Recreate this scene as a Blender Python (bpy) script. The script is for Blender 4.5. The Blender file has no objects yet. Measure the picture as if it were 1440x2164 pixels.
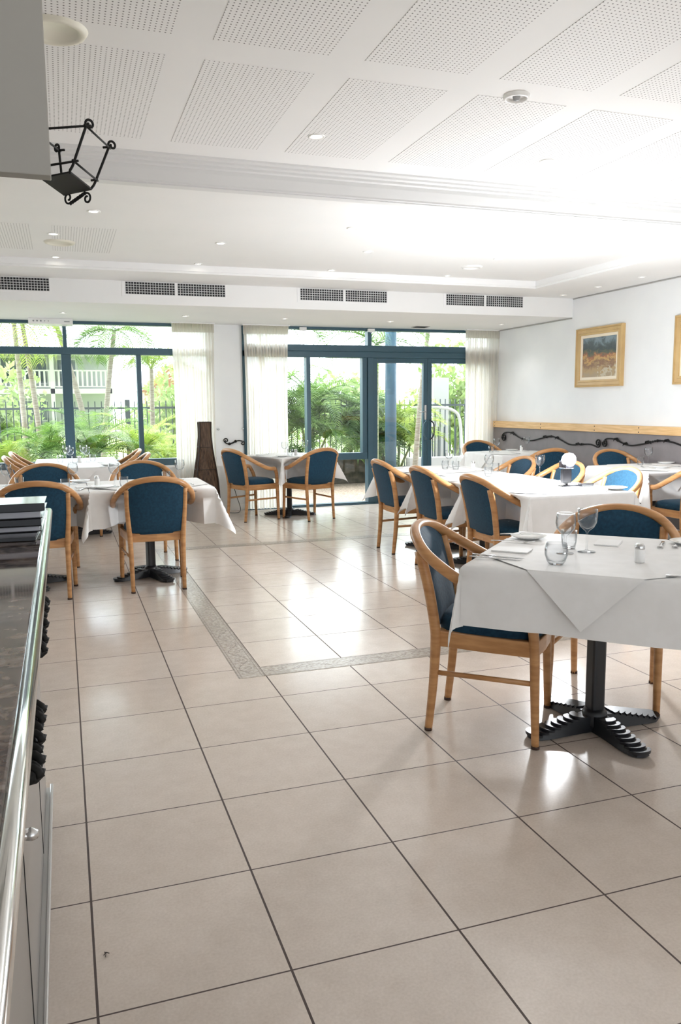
import bpy, math, random
from mathutils import Vector, Matrix
random.seed(7)
PI = math.pi
R = math.radians
scn = bpy.context.scene
COL = scn.collection

# ------------------------------------------------------------------ camera, world, sun, exposure
F_PX = 1704.35
PITCH, YAW, ROLL = .133368, .329508, -.0084139
CAM = Vector((-.0076, -1.731, 1.3567))
fwd = Vector((math.sin(YAW) * math.cos(PITCH), math.cos(YAW) * math.cos(PITCH), -math.sin(PITCH)))
rt0 = Vector((math.cos(YAW), -math.sin(YAW), 0))
up0 = rt0.cross(fwd)
rt = rt0 * math.cos(ROLL) + up0 * math.sin(ROLL)
up = -rt0 * math.sin(ROLL) + up0 * math.cos(ROLL)
cd = bpy.data.cameras.new('camera')
cam = bpy.data.objects.new('camera', cd)
COL.objects.link(cam)
cam.matrix_world = Matrix(((rt.x, up.x, -fwd.x, CAM.x), (rt.y, up.y, -fwd.y, CAM.y), (rt.z, up.z, -fwd.z, CAM.z), (0, 0, 0, 1)))
cd.sensor_fit = 'VERTICAL'
cd.sensor_height = 36
cd.lens = F_PX / 2164 * 36
cd.clip_start = .02
cd.clip_end = 400
scn.camera = cam

w = bpy.data.worlds.new('World')
scn.world = w
w.use_nodes = True
nt = w.node_tree
bg = nt.nodes['Background']
tc = nt.nodes.new('ShaderNodeTexCoord')
noi = nt.nodes.new('ShaderNodeTexNoise')
noi.inputs['Scale'].default_value = 2.2
noi.inputs['Detail'].default_value = 5
rmp = nt.nodes.new('ShaderNodeValToRGB')
rmp.color_ramp.elements[0].position = .35
rmp.color_ramp.elements[0].color = (.78, .88, 1, 1)
rmp.color_ramp.elements[1].position = .6
rmp.color_ramp.elements[1].color = (.94, .975, 1, 1)
nt.links.new(tc.outputs['Generated'], noi.inputs['Vector'])
nt.links.new(noi.outputs['Fac'], rmp.inputs['Fac'])
nt.links.new(rmp.outputs['Color'], bg.inputs['Color'])
# the sky is brighter beyond the windows than behind the camera
SKY_FRONT, SKY_BACK = 6.2, .95
sxyz = nt.nodes.new('ShaderNodeSeparateXYZ')
mr = nt.nodes.new('ShaderNodeMapRange')
mr.inputs['From Min'].default_value = .3
mr.inputs['From Max'].default_value = -.5
mr.inputs['To Min'].default_value = SKY_FRONT
mr.inputs['To Max'].default_value = SKY_BACK
nt.links.new(tc.outputs['Generated'], sxyz.inputs[0])
nt.links.new(sxyz.outputs[1], mr.inputs['Value'])
nt.links.new(mr.outputs[0], bg.inputs['Strength'])

sl = bpy.data.lights.new('sun', 'SUN')
sl.energy = 2.6
sl.angle = R(4)
sl.color = (1, .97, .9)
so = bpy.data.objects.new('sun', sl)
COL.objects.link(so)
so.rotation_euler = Vector((.5, .1, -1)).to_track_quat('-Z', 'Y').to_euler()

vs = scn.view_settings
vs.view_transform = 'Standard'
vs.look = 'None'
vs.exposure = .78
vs.gamma = 1
vs.use_curve_mapping = False
scn.cycles.use_denoising = True
scn.cycles.max_bounces = 12
scn.cycles.diffuse_bounces = 6
scn.cycles.glossy_bounces = 5
scn.cycles.transmission_bounces = 10
scn.cycles.transparent_max_bounces = 24
scn.cycles.sample_clamp_indirect = 8
scn.cycles.caustics_reflective = False
scn.cycles.caustics_refractive = False
scn.cycles.blur_glossy = 1.0


def portal(x0, x1, y, z0, z1, rotx):
    l = bpy.data.lights.new('window_portal', 'AREA')
    l.shape = 'RECTANGLE'
    l.size = x1 - x0
    l.size_y = z1 - z0
    l.cycles.is_portal = True
    o = bpy.data.objects.new('window_portal', l)
    COL.objects.link(o)
    o.location = ((x0 + x1) / 2, y, (z0 + z1) / 2)
    o.rotation_euler = (rotx, 0, 0)


portal(-3.0, 1.8, 8.56, .6, 2.33, R(-90))
portal(2.2, 5.8, 8.56, .02, 2.33, R(-90))
portal(-2.2, 5.2, -5.02, .1, 2.5, R(90))


# ------------------------------------------------------------------ materials
def mat(name, col, rough=.5, metal=0, spec=.5, **kw):
    m = bpy.data.materials.new(name)
    m.use_nodes = True
    b = m.node_tree.nodes['Principled BSDF']
    b.inputs['Base Color'].default_value = (*col, 1)
    b.inputs['Roughness'].default_value = rough
    b.inputs['Metallic'].default_value = metal
    b.inputs['Specular IOR Level'].default_value = spec
    for k, v in kw.items():
        b.inputs[k].default_value = v
    return m


def N(m, t, **kw):
    n = m.node_tree.nodes.new(t)
    for k, v in kw.items():
        if k in n.inputs:
            n.inputs[k].default_value = v
        else:
            setattr(n, k, v)
    return n


def L(m, a, b):
    m.node_tree.links.new(a, b)


def noisy(name, c0, c1, scale=8, detail=4, rough=.5, stretch=(1, 1, 1), metal=0, bump=0, lo=.35, hi=.65, spec=.5, coord='Object'):
    m = mat(name, c0, rough, metal, spec)
    b = m.node_tree.nodes['Principled BSDF']
    t = N(m, 'ShaderNodeTexCoord')
    mp = N(m, 'ShaderNodeMapping')
    mp.inputs['Scale'].default_value = stretch
    n = N(m, 'ShaderNodeTexNoise')
    n.inputs['Scale'].default_value = scale
    n.inputs['Detail'].default_value = detail
    r = N(m, 'ShaderNodeValToRGB')
    r.color_ramp.elements[0].position = lo
    r.color_ramp.elements[1].position = hi
    r.color_ramp.elements[0].color = (*c0, 1)
    r.color_ramp.elements[1].color = (*c1, 1)
    L(m, t.outputs[coord], mp.inputs['Vector'])
    L(m, mp.outputs['Vector'], n.inputs['Vector'])
    L(m, n.outputs['Fac'], r.inputs['Fac'])
    L(m, r.outputs['Color'], b.inputs['Base Color'])
    if bump:
        bp = N(m, 'ShaderNodeBump')
        bp.inputs['Strength'].default_value = bump
        bp.inputs['Distance'].default_value = .01
        L(m, n.outputs['Fac'], bp.inputs['Height'])
        L(m, bp.outputs['Normal'], b.inputs['Normal'])
    return m


def math_node(m, op, a, b=None, c=None):
    n = N(m, 'ShaderNodeMath', operation=op)
    for i, v in enumerate((a, b, c)):
        if v is None:
            continue
        if isinstance(v, (int, float)):
            n.inputs[i].default_value = v
        else:
            L(m, v, n.inputs[i])
    return n.outputs[0]


M = {}
M['wall'] = noisy('white_wall_paint', (.80, .81, .825), (.83, .84, .85), 3, 2, .6)
M['ceil'] = noisy('white_ceiling_paint', (.82, .825, .82), (.84, .84, .835), 2, 2, .7)
M['trim'] = mat('white_trim', (.84, .84, .84), .45)
M['dado'] = noisy('grey_mauve_dado_paint', (.19, .168, .172), (.22, .195, .198), 5, 3, .55)
M['wood'] = noisy('beech_wood', (.43, .205, .075), (.58, .31, .13), 5, 5, .33, (1.5, 1.5, 9))
M['railwood'] = noisy('pine_rail_wood', (.62, .37, .15), (.76, .50, .24), 4, 4, .4, (14, 1, 14))
M['blue'] = noisy('blue_upholstery', (.006, .036, .070), (.010, .052, .094), 60, 3, .75, bump=.1, spec=.25)
M['blue'].node_tree.nodes['Principled BSDF'].inputs['Sheen Weight'].default_value = .06
M['frame'] = mat('blue_grey_aluminium', (.036, .090, .125), .35)
M['cloth'] = noisy('white_linen', (.80, .795, .785), (.84, .835, .83), 12, 3, .8)
M['iron'] = mat('black_cast_iron', (.012, .013, .016), .38)
M['wiron'] = mat('black_wrought_iron', (.010, .0095, .009), .6, 0, .25)
M['silver'] = mat('polished_steel', (.62, .62, .62), .22, 1)
M['chrome'] = mat('chrome_edge', (.72, .72, .70), .12, 1)
M['china'] = mat('white_china', (.86, .86, .85), .15)
M['salt'] = mat('salt_grains', (.88, .88, .87), .6)
M['black'] = mat('black_vinyl', (.015, .015, .018), .28)
M['paper'] = mat('white_paper', (.86, .86, .86), .7)
M['rubber'] = mat('brown_glide', (.06, .03, .02), .6)
M['cream'] = mat('cream_plastic', (.76, .74, .64), .5)
M['plastic'] = mat('white_plastic', (.82, .82, .81), .4)
M['grey'] = mat('grey_plastic', (.35, .36, .37), .5)
M['dark'] = mat('dark_duct', (.012, .012, .015), .7)
M['grille'] = mat('grille_bars', (.62, .63, .63), .5)
M['gold'] = noisy('gilt_frame', (.50, .33, .14), (.57, .39, .17), 6, 3, .35)
M['matboard'] = mat('cream_slip', (.83, .74, .60), .6)
M['wicker'] = noisy('dark_wicker', (.035, .018, .010), (.16, .095, .055), 120, 3, .6, (1, 1, .06), bump=.5)
M['basew'] = mat('dark_brown_stained_wood', (.03, .016, .010), .45)
M['trunk'] = noisy('ringed_palm_bark', (.30, .25, .19), (.52, .47, .39), 9, 4, .9, (1, 1, 9))
M['trunkg'] = noisy('green_palm_stem', (.25, .30, .12), (.50, .50, .28), 6, 3, .7, (1, 1, 6))
M['bed'] = noisy('dark_green_wall_stone', (.025, .028, .018), (.10, .085, .06), 9, 7, .9)
M['gravel'] = noisy('tan_gravel', (.16, .11, .075), (.44, .35, .28), 45, 5, .95, bump=.4)
M['grass'] = noisy('pale_lawn', (.20, .30, .09), (.40, .46, .22), 3, 5, .95)
M['render'] = noisy('pale_building_render', (.40, .42, .42), (.46, .475, .47), 1, 3, .85)
M['rendw'] = mat('white_building_paint', (.62, .63, .63), .7)
M['bglass'] = mat('dark_building_glass', (.10, .13, .15), .2)
M['roof'] = noisy('red_brown_roof_tile', (.34, .14, .08), (.45, .20, .12), 6, 3, .8)
M['fence'] = mat('dark_fence_metal', (.06, .085, .095), .5)
M['column'] = mat('blue_steel_column', (.06, .14, .21), .45)
M['counterpanel'] = mat('grey_counter_laminate', (.30, .285, .27), .3)
M['kick'] = mat('satin_kick_strip', (.55, .54, .53), .3, .7)
M['overhead'] = mat('beige_grey_panel', (.33, .318, .292), .6)
M['cord'] = mat('black_cord', (.01, .01, .01), .5)


def leafmat(name, c0, c1, sc=6):
    m = noisy(name, c0, c1, sc, 3, .5)
    nt = m.node_tree
    b = nt.nodes['Principled BSDF']
    tr = N(m, 'ShaderNodeBsdfTranslucent')
    mx = N(m, 'ShaderNodeMixShader')
    mx.inputs[0].default_value = .4
    r = [n for n in nt.nodes if n.type == 'VALTORGB'][0]
    L(m, r.outputs['Color'], tr.inputs['Color'])
    L(m, b.outputs[0], mx.inputs[1])
    L(m, tr.outputs[0], mx.inputs[2])
    L(m, mx.outputs[0], nt.nodes['Material Output'].inputs['Surface'])
    return m


M['leaf'] = leafmat('palm_leaf_green', (.06, .15, .025), (.22, .36, .07))
M['leafy'] = leafmat('yellow_green_leaf', (.20, .33, .04), (.46, .56, .12))
M['leafd'] = leafmat('deep_green_leaf', (.03, .085, .02), (.10, .20, .05))
M['leafp'] = leafmat('pale_tree_leaf', (.22, .34, .10), (.42, .50, .22), 2)


def glassmat(name, f=.5, tint=(1, 1, 1)):
    m = bpy.data.materials.new(name)
    m.use_nodes = True
    nt = m.node_tree
    nt.nodes.remove(nt.nodes['Principled BSDF'])
    t = N(m, 'ShaderNodeBsdfTransparent')
    t.inputs['Color'].default_value = (*tint, 1)
    g = N(m, 'ShaderNodeBsdfGlossy')
    g.inputs['Roughness'].default_value = .02
    mx = N(m, 'ShaderNodeMixShader')
    lw = N(m, 'ShaderNodeLayerWeight')
    lw.inputs['Blend'].default_value = .5
    L(m, math_node(m, 'ADD', math_node(m, 'MULTIPLY', math_node(m, 'POWER', lw.outputs['Facing'], 3.5), f), .045), mx.inputs[0])
    L(m, t.outputs[0], mx.inputs[1])
    L(m, g.outputs[0], mx.inputs[2])
    L(m, mx.outputs[0], nt.nodes['Material Output'].inputs['Surface'])
    return m


M['pane'] = glassmat('window_glass', tint=(.96, .98, .98))
m = glassmat('drinking_glass', f=1.0, tint=(.965, .97, .975))
lw_ = [n for n in m.node_tree.nodes if n.type == 'LAYER_WEIGHT'][0]
cr_ = N(m, 'ShaderNodeValToRGB')
cr_.color_ramp.elements[0].position = .35
cr_.color_ramp.elements[0].color = (.97, .975, .98, 1)
cr_.color_ramp.elements[1].position = 1
cr_.color_ramp.elements[1].color = (.50, .53, .55, 1)
L(m, lw_.outputs['Facing'], cr_.inputs[0])
L(m, cr_.outputs[0], [n for n in m.node_tree.nodes if n.type == 'BSDF_TRANSPARENT'][0].inputs['Color'])

M['glass'] = m

# sheer curtain
m = mat('sheer_curtain', (.88, .86, .82), .9)
nt = m.node_tree
tr = N(m, 'ShaderNodeBsdfTranslucent')
tr.inputs['Color'].default_value = (.95, .92, .86, 1)
tp = N(m, 'ShaderNodeBsdfTransparent')
m1 = N(m, 'ShaderNodeMixShader')
m1.inputs[0].default_value = .62
m2 = N(m, 'ShaderNodeMixShader')
m2.inputs[0].default_value = .04
L(m, nt.nodes['Principled BSDF'].outputs[0], m1.inputs[1])
L(m, tr.outputs[0], m1.inputs[2])
L(m, m1.outputs[0], m2.inputs[1])
L(m, tp.outputs[0], m2.inputs[2])
L(m, m2.outputs[0], nt.nodes['Material Output'].inputs['Surface'])
M['curtain'] = m


def emis(name, col, s):
    m = bpy.data.materials.new(name)
    m.use_nodes = True
    b = m.node_tree.nodes['Principled BSDF']
    b.inputs['Base Color'].default_value = (.8, .8, .8, 1)
    b.inputs['Emission Color'].default_value = (*col, 1)
    b.inputs['Emission Strength'].default_value = s
    return m


M['lamp'] = emis('downlight_bulb', (1, .95, .82), 9)
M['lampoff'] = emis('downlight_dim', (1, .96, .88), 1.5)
M['flash'] = emis('flash_starburst_glow', (.93, .96, 1), 160)


# floor: 0.45 m polished tiles with dark grout
def floor_mat():
    m = mat('polished_beige_tile', (.6, .5, .42), .2)
    nt = m.node_tree
    b = nt.nodes['Principled BSDF']
    g = N(m, 'ShaderNodeNewGeometry')
    sp = N(m, 'ShaderNodeSeparateXYZ')
    L(m, g.outputs['Position'], sp.inputs[0])

    def line(ax, wdt):
        a = math_node(m, 'ADD', math_node(m, 'DIVIDE', sp.outputs[ax], .45), 100.0)
        fr = math_node(m, 'FRACT', a)
        d = math_node(m, 'ABSOLUTE', math_node(m, 'SUBTRACT', fr, .5))
        return math_node(m, 'GREATER_THAN', d, .5 - wdt / .45 / 2), math_node(m, 'FLOOR', a)
    lx, ix = line(0, .0062)
    ly, iy = line(1, .0048)
    gr = math_node(m, 'MAXIMUM', lx, ly)
    cmb = N(m, 'ShaderNodeCombineXYZ')
    L(m, ix, cmb.inputs[0])
    L(m, iy, cmb.inputs[1])
    wn = N(m, 'ShaderNodeTexWhiteNoise')
    L(m, cmb.outputs[0], wn.inputs['Vector'])
    n1 = N(m, 'ShaderNodeTexNoise')
    n1.inputs['Scale'].default_value = 9
    n1.inputs['Detail'].default_value = 8
    n1.inputs['Roughness'].default_value = .7
    n2 = N(m, 'ShaderNodeTexNoise')
    n2.inputs['Scale'].default_value = 130
    n2.inputs['Detail'].default_value = 3
    for n in (n1, n2):
        L(m, g.outputs['Position'], n.inputs['Vector'])
    f = math_node(m, 'ADD', math_node(m, 'MULTIPLY', n1.outputs[0], .55), math_node(m, 'MULTIPLY', n2.outputs[0], .45))
    f = math_node(m, 'ADD', f, math_node(m, 'MULTIPLY', math_node(m, 'SUBTRACT', wn.outputs[0], .5), .10))
    r = N(m, 'ShaderNodeValToRGB')
    r.color_ramp.elements[0].position = .32
    r.color_ramp.elements[1].position = .68
    r.color_ramp.elements[0].color = (.62, .53, .455, 1)
    r.color_ramp.elements[1].color = (.75, .66, .585, 1)
    L(m, f, r.inputs[0])
    mx = N(m, 'ShaderNodeMix', data_type='RGBA')
    L(m, gr, mx.inputs[0])
    L(m, r.outputs[0], mx.inputs[6])
    mx.inputs[7].default_value = (.075, .05, .042, 1)
    L(m, mx.outputs[2], b.inputs['Base Color'])
    ro = math_node(m, 'ADD', math_node(m, 'MULTIPLY', gr, .5), math_node(m, 'ADD', .13, math_node(m, 'MULTIPLY', n1.outputs[0], .12)))
    L(m, ro, b.inputs['Roughness'])
    b.inputs['Specular IOR Level'].default_value = .62
    bp = N(m, 'ShaderNodeBump')
    bp.inputs['Strength'].default_value = .5
    bp.inputs['Distance'].default_value = .002
    L(m, math_node(m, 'SUBTRACT', 1, gr), bp.inputs['Height'])
    L(m, bp.outputs['Normal'], b.inputs['Normal'])
    return m


M['floor'] = floor_mat()


def perf_mat():
    """plasterboard with a field of small round holes, laid out in metres"""
    m = mat('perforated_plasterboard', (.83, .83, .825), .7)
    b = m.node_tree.nodes['Principled BSDF']
    g = N(m, 'ShaderNodeNewGeometry')
    sp = N(m, 'ShaderNodeSeparateXYZ')
    L(m, g.outputs['Position'], sp.inputs[0])
    q = .0196

    def cell(ax):
        return math_node(m, 'SUBTRACT', math_node(m, 'FRACT', math_node(m, 'ADD', math_node(m, 'DIVIDE', sp.outputs[ax], q), 1000.)), .5)
    cx, cy = cell(0), cell(1)
    d = math_node(m, 'SQRT', math_node(m, 'ADD', math_node(m, 'MULTIPLY', cx, cx), math_node(m, 'MULTIPLY', cy, cy)))
    h = math_node(m, 'LESS_THAN', d, .165)
    mx = N(m, 'ShaderNodeMix', data_type='RGBA')
    L(m, h, mx.inputs[0])
    mx.inputs[6].default_value = (.83, .83, .825, 1)
    mx.inputs[7].default_value = (.16, .16, .155, 1)
    L(m, mx.outputs[2], b.inputs['Base Color'])
    return m


M['perf'] = perf_mat()


def marble_mat():
    m = mat('polished_brown_granite', (.12, .09, .075), .05)
    b = m.node_tree.nodes['Principled BSDF']
    t = N(m, 'ShaderNodeTexCoord')
    n = N(m, 'ShaderNodeTexNoise')
    n.inputs['Scale'].default_value = 26
    n.inputs['Detail'].default_value = 9
    n.inputs['Distortion'].default_value = 1.2
    L(m, t.outputs['Object'], n.inputs['Vector'])
    r = N(m, 'ShaderNodeValToRGB')
    e = r.color_ramp.elements
    e[0].position = .36
    e[0].color = (.030, .018, .014, 1)
    e[1].position = .66
    e[1].color = (.22, .17, .14, 1)
    x = e.new(.5)
    x.color = (.10, .065, .05, 1)
    L(m, n.outputs[0], r.inputs[0])
    L(m, r.outputs[0], b.inputs['Base Color'])
    b.inputs['Specular IOR Level'].default_value = .8
    return m


M['marble'] = marble_mat()


def painting_mat(name, seed, warm):
    """loose bush landscape: dark trees over ochre scrub, pale stones at the lower right"""
    m = mat(name, (.4, .3, .2), .45)
    b = m.node_tree.nodes['Principled BSDF']
    t = N(m, 'ShaderNodeTexCoord')
    sp = N(m, 'ShaderNodeSeparateXYZ')
    L(m, t.outputs['Generated'], sp.inputs[0])
    mp = N(m, 'ShaderNodeMapping')
    mp.inputs['Location'].default_value = (seed, seed, 0)
    L(m, t.outputs['Generated'], mp.inputs[0])
    n = N(m, 'ShaderNodeTexNoise')
    n.inputs['Scale'].default_value = 4
    n.inputs['Detail'].default_value = 9
    n.inputs['Roughness'].default_value = .65
    n.inputs['Distortion'].default_value = .8
    L(m, mp.outputs[0], n.inputs['Vector'])
    h = math_node(m, 'ADD', sp.outputs[2], math_node(m, 'MULTIPLY', math_node(m, 'SUBTRACT', n.outputs[0], .5), .9))
    r = N(m, 'ShaderNodeValToRGB')
    e = r.color_ramp.elements
    e[0].position = 0
    e[0].color = (.36, .27, .17, 1)
    e[1].position = 1
    e[1].color = (.20, .26, .30, 1)
    for p, c in ((.2, (.42, .28, .13)), (.34, (.20, .10, .06)), (.44, (.55, .34, .12)), (.52, (.30, .10, .05)), (.6, (.10, .11, .07)), (.7, (.04, .055, .06)), (.85, (.07, .09, .10))):
        x = e.new(p)
        x.color = (*c, 1)
    L(m, h, r.inputs[0])
    v = N(m, 'ShaderNodeTexNoise')
    v.inputs['Scale'].default_value = 16
    v.inputs['Detail'].default_value = 8
    L(m, mp.outputs[0], v.inputs['Vector'])
    msk = math_node(m, 'MULTIPLY', math_node(m, 'GREATER_THAN', v.outputs[0], .52), math_node(m, 'MULTIPLY', math_node(m, 'LESS_THAN', sp.outputs[2], .28), math_node(m, 'LESS_THAN', sp.outputs[1], .55)))
    mx = N(m, 'ShaderNodeMix', data_type='RGBA')
    L(m, msk, mx.inputs[0])
    L(m, r.outputs[0], mx.inputs[6])
    mx.inputs[7].default_value = (.50, .43, .31, 1)
    L(m, mx.outputs[2], b.inputs['Base Color'])
    return m


# ------------------------------------------------------------------ mesh builder
class MB:
    def __init__(s):
        s.v, s.f, s.sm = [], [], []

    def add(s, vs_, fs, smooth=False):
        o = len(s.v)
        s.v += [tuple(p) for p in vs_]
        s.f += [tuple(i + o for i in f) for f in fs]
        s.sm += [smooth] * len(fs)
        return s

    def box(s, x0, x1, y0, y1, z0, z1, mt=None):
        P = [Vector((x, y, z)) for z in (z0, z1) for y in (y0, y1) for x in (x0, x1)]
        if mt is not None:
            P = [mt @ p for p in P]
        return s.add(P, [(0, 2, 3, 1), (4, 5, 7, 6), (0, 1, 5, 4), (2, 6, 7, 3), (0, 4, 6, 2), (1, 3, 7, 5)])

    def tube(s, pts, rad, n=8, asp=1., closed=False, upv=None):
        """pts path; rad number or list (or list of (a,b)); ring of n"""
        pts = [Vector(p) for p in pts]
        k = len(pts)
        if not hasattr(rad, '__len__'):
            rad = [rad] * k
        rings = []
        prev = None
        for i, p in enumerate(pts):
            a = pts[i - 1] if i > 0 else (pts[-1] if closed else pts[0])
            c = pts[(i + 1) % k] if (i < k - 1 or closed) else pts[-1]
            t = (c - a)
            t = t.normalized() if t.length > 1e-9 else Vector((0, 0, 1))
            if prev is None:
                u = Vector(upv) if upv else (Vector((0, 0, 1)) if abs(t.z) < .9 else Vector((1, 0, 0)))
            else:
                u = prev
            u = (u - t * u.dot(t)).normalized()
            prev = u
            w_ = t.cross(u)
            ra, rb = rad[i] if hasattr(rad[i], '__len__') else (rad[i], rad[i] * asp)
            rings.append([p + u * (ra * math.cos(2 * PI * (j + .5) / n)) + w_ * (rb * math.sin(2 * PI * (j + .5) / n)) for j in range(n)])
        V = [q for r_ in rings for q in r_]
        Fs = []
        for i in range(k if closed else k - 1):
            i2 = (i + 1) % k
            for j in range(n):
                Fs.append((i * n + j, i * n + (j + 1) % n, i2 * n + (j + 1) % n, i2 * n + j))
        if not closed:
            Fs.append(tuple(range(n - 1, -1, -1)))
            Fs.append(tuple((k - 1) * n + j for j in range(n)))
        return s.add(V, Fs, n > 4)

    def lathe(s, prof, n=24, c=(0, 0, 0), cap=True):
        V = []
        for r_, z in prof:
            for j in range(n):
                a = 2 * PI * j / n
                V.append((c[0] + r_ * math.cos(a), c[1] + r_ * math.sin(a), c[2] + z))
        Fs = []
        k = len(prof)
        for i in range(k - 1):
            for j in range(n):
                Fs.append((i * n + j, i * n + (j + 1) % n, (i + 1) * n + (j + 1) % n, (i + 1) * n + j))
        if cap:
            if prof[0][0] > 1e-6:
                Fs.append(tuple(range(n - 1, -1, -1)))
            if prof[-1][0] > 1e-6:
                Fs.append(tuple((k - 1) * n + j for j in range(n)))
        return s.add(V, Fs, True)

    def grid(s, P, smooth=True, flip=False):
        nr, nc = len(P), len(P[0])
        V = [q for r_ in P for q in r_]
        Fs = []
        for i in range(nr - 1):
            for j in range(nc - 1):
                q = (i * nc + j, i * nc + j + 1, (i + 1) * nc + j + 1, (i + 1) * nc + j)
                Fs.append(q[::-1] if flip else q)
        return s.add(V, Fs, smooth)

    def build(s, name, material, parent=None, loc=(0, 0, 0), rz=0, bevel=0, auto=None, solid=0, off=-1):
        me = bpy.data.meshes.new(name)
        me.from_pydata([tuple(v) for v in s.v], [], s.f)
        me.polygons.foreach_set('use_smooth', s.sm)
        me.materials.append(material)
        me.update()
        if auto is not None:
            try:
                me.set_sharp_from_angle(angle=R(auto))
            except Exception:
                pass
        o = bpy.data.objects.new(name, me)
        COL.objects.link(o)
        o.location = loc
        o.rotation_euler = (0, 0, rz)
        if parent:
            o.parent = parent
        if solid:
            md = o.modifiers.new('solid', 'SOLIDIFY')
            md.thickness = solid
            md.offset = off
        if bevel:
            md = o.modifiers.new('bevel', 'BEVEL')
            md.width = bevel
            md.segments = 2
            md.limit_method = 'ANGLE'
            md.angle_limit = R(50)
        return o


def tag(o, label=None, cat=None, group=None, kind=None):
    if label:
        o['label'] = label
    if cat:
        o['category'] = cat
    if group:
        o['group'] = group
    if kind:
        o['kind'] = kind
    return o


def empty(name, loc, rz=0, **kw):
    o = bpy.data.objects.new(name, None)
    COL.objects.link(o)
    o.location = loc
    o.rotation_euler = (0, 0, rz)
    o.empty_display_size = .1
    return tag(o, **kw)


def copy_tree(o, parent=None):
    c = o.copy()
    COL.objects.link(c)
    c.parent = parent
    for ch in [x for x in KIDS.get(o.name, [])]:
        copy_tree(ch, c)
    return c


KIDS = {}


def index_kids(o):
    ks = [x for x in bpy.data.objects if x.parent == o]
    KIDS[o.name] = ks
    for k in ks:
        index_kids(k)


def place(proto, used, loc, rz, label, group=None, cat=None):
    if not used:
        index_kids(proto)
        used.append(1)
        o = proto
    else:
        o = copy_tree(proto)
    o.location = loc
    o.rotation_euler = (0, 0, rz)
    tag(o, label, cat, group)
    return o


def crs(pts, n=6):
    """Catmull-Rom through pts"""
    pts = [Vector(p) for p in pts]
    out = []
    for i in range(len(pts) - 1):
        p0 = pts[max(i - 1, 0)]
        p1, p2 = pts[i], pts[i + 1]
        p3 = pts[min(i + 2, len(pts) - 1)]
        for k in range(n):
            t = k / n
            out.append(.5 * ((2 * p1) + (p2 - p0) * t + (2 * p0 - 5 * p1 + 4 * p2 - p3) * t * t + (3 * p1 - p0 - 3 * p2 + p3) * t ** 3))
    out.append(pts[-1])
    return out


def spiral(c, r0, r1, a0, turns, plane, n=22):
    """points of a spiral in plane (two unit vectors)"""
    c = Vector(c)
    u, v = Vector(plane[0]), Vector(plane[1])
    P = []
    for i in range(n + 1):
        t = i / n
        a = a0 + turns * 2 * PI * t
        r_ = r0 + (r1 - r0) * t
        P.append(c + u * (r_ * math.cos(a)) + v * (r_ * math.sin(a)))
    return P


# ------------------------------------------------------------------ the setting
S = dict(kind='structure')
XR, YF = 5.80, 8.50        # right wall face, far wall face
ZN, ZC, ZB, ZS = 2.71, 2.645, 2.57, 2.35   # near ceiling, far coffer, border, soffit
XL, YB = -3.2, -5.0


def struct(name, mb, m, **kw):
    return tag(mb.build(name, m, **kw), kind='structure')


struct('floor', MB().box(XL - .1, XR + .2, YB - .1, YF + .12, -.12, 0), M['floor'])
struct('wall_right', MB().box(XR, XR + .2, YB, YF + .12, 0, 2.9), M['wall'])
struct('wall_left', MB().box(XL - .2, XL, YB, YF + .12, 0, 2.9), M['wall'])
wf = MB()
wf.box(XL, 1.80, YF, YF + .16, 0, .615)
wf.box(1.80, 2.19, YF, YF + .16, 0, 2.9)
wf.box(XL, 1.80, YF, YF + .16, 2.35, 2.9)
wf.box(2.19, XR, YF, YF + .16, 2.35, 2.9)
struct('wall_far', wf, M['wall'])
wb = MB()
wb.box(XL, -2.2, YB - .15, YB, 0, 2.9)
wb.box(5.2, XR, YB - .15, YB, 0, 2.9)
wb.box(-2.2, 5.2, YB - .15, YB, 2.5, 2.9)
struct('wall_back', wb, M['wall'])
# dado with timber cap along the right wall
struct('wall_right_dado', MB().box(XR - .06, XR, 2.2, YF, 0, 1.015), M['dado'])
# ceiling: near flat part with beam-side mouldings, lower far coffer with a border, bulkhead and window soffit
cb = MB()
YS = 3.02
cb.box(XL, XR, YB, YS, ZN, ZN + .2)
struct('ceiling', cb, M['ceil'])
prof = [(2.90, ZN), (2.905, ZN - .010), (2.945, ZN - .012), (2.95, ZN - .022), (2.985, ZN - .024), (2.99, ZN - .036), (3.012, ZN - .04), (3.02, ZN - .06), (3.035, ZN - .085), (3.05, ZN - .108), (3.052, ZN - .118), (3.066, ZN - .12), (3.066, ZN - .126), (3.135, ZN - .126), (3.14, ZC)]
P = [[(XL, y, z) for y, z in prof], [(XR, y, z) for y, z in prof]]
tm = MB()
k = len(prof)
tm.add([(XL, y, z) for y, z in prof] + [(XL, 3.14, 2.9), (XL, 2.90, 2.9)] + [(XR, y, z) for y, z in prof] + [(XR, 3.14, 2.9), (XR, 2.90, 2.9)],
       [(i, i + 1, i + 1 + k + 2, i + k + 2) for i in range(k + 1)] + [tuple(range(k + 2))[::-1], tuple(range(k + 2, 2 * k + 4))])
struct('trim_1', tm, mat('shade_greyed_cornice_white', (.68, .685, .685), .5))  # same white as the other trim, greyed so the colour carries the moulding's shade
c2 = MB()
c2.box(XL, XR, 3.13, YF, ZC, ZC + .2)
struct('ceiling_coffer', c2, M['ceil'])
c3 = MB()
c3.box(4.90, XR, 3.14, 6.66, ZB, ZC + .01)
c3.box(XL, 4.90, 6.04, 6.66, ZB, ZC + .01)
struct('ceiling_border', c3, M['ceil'])
struct('trim_2', MB().box(4.885, 4.90, 3.14, 6.04, ZB + .02, ZC).box(XL, 4.90, 6.025, 6.04, ZB + .02, ZC), M['trim'])
struct('wall_bulkhead', MB().box(XL, XR, 6.65, YF, ZS, ZC + .01), M['ceil'], bevel=.004)
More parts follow.
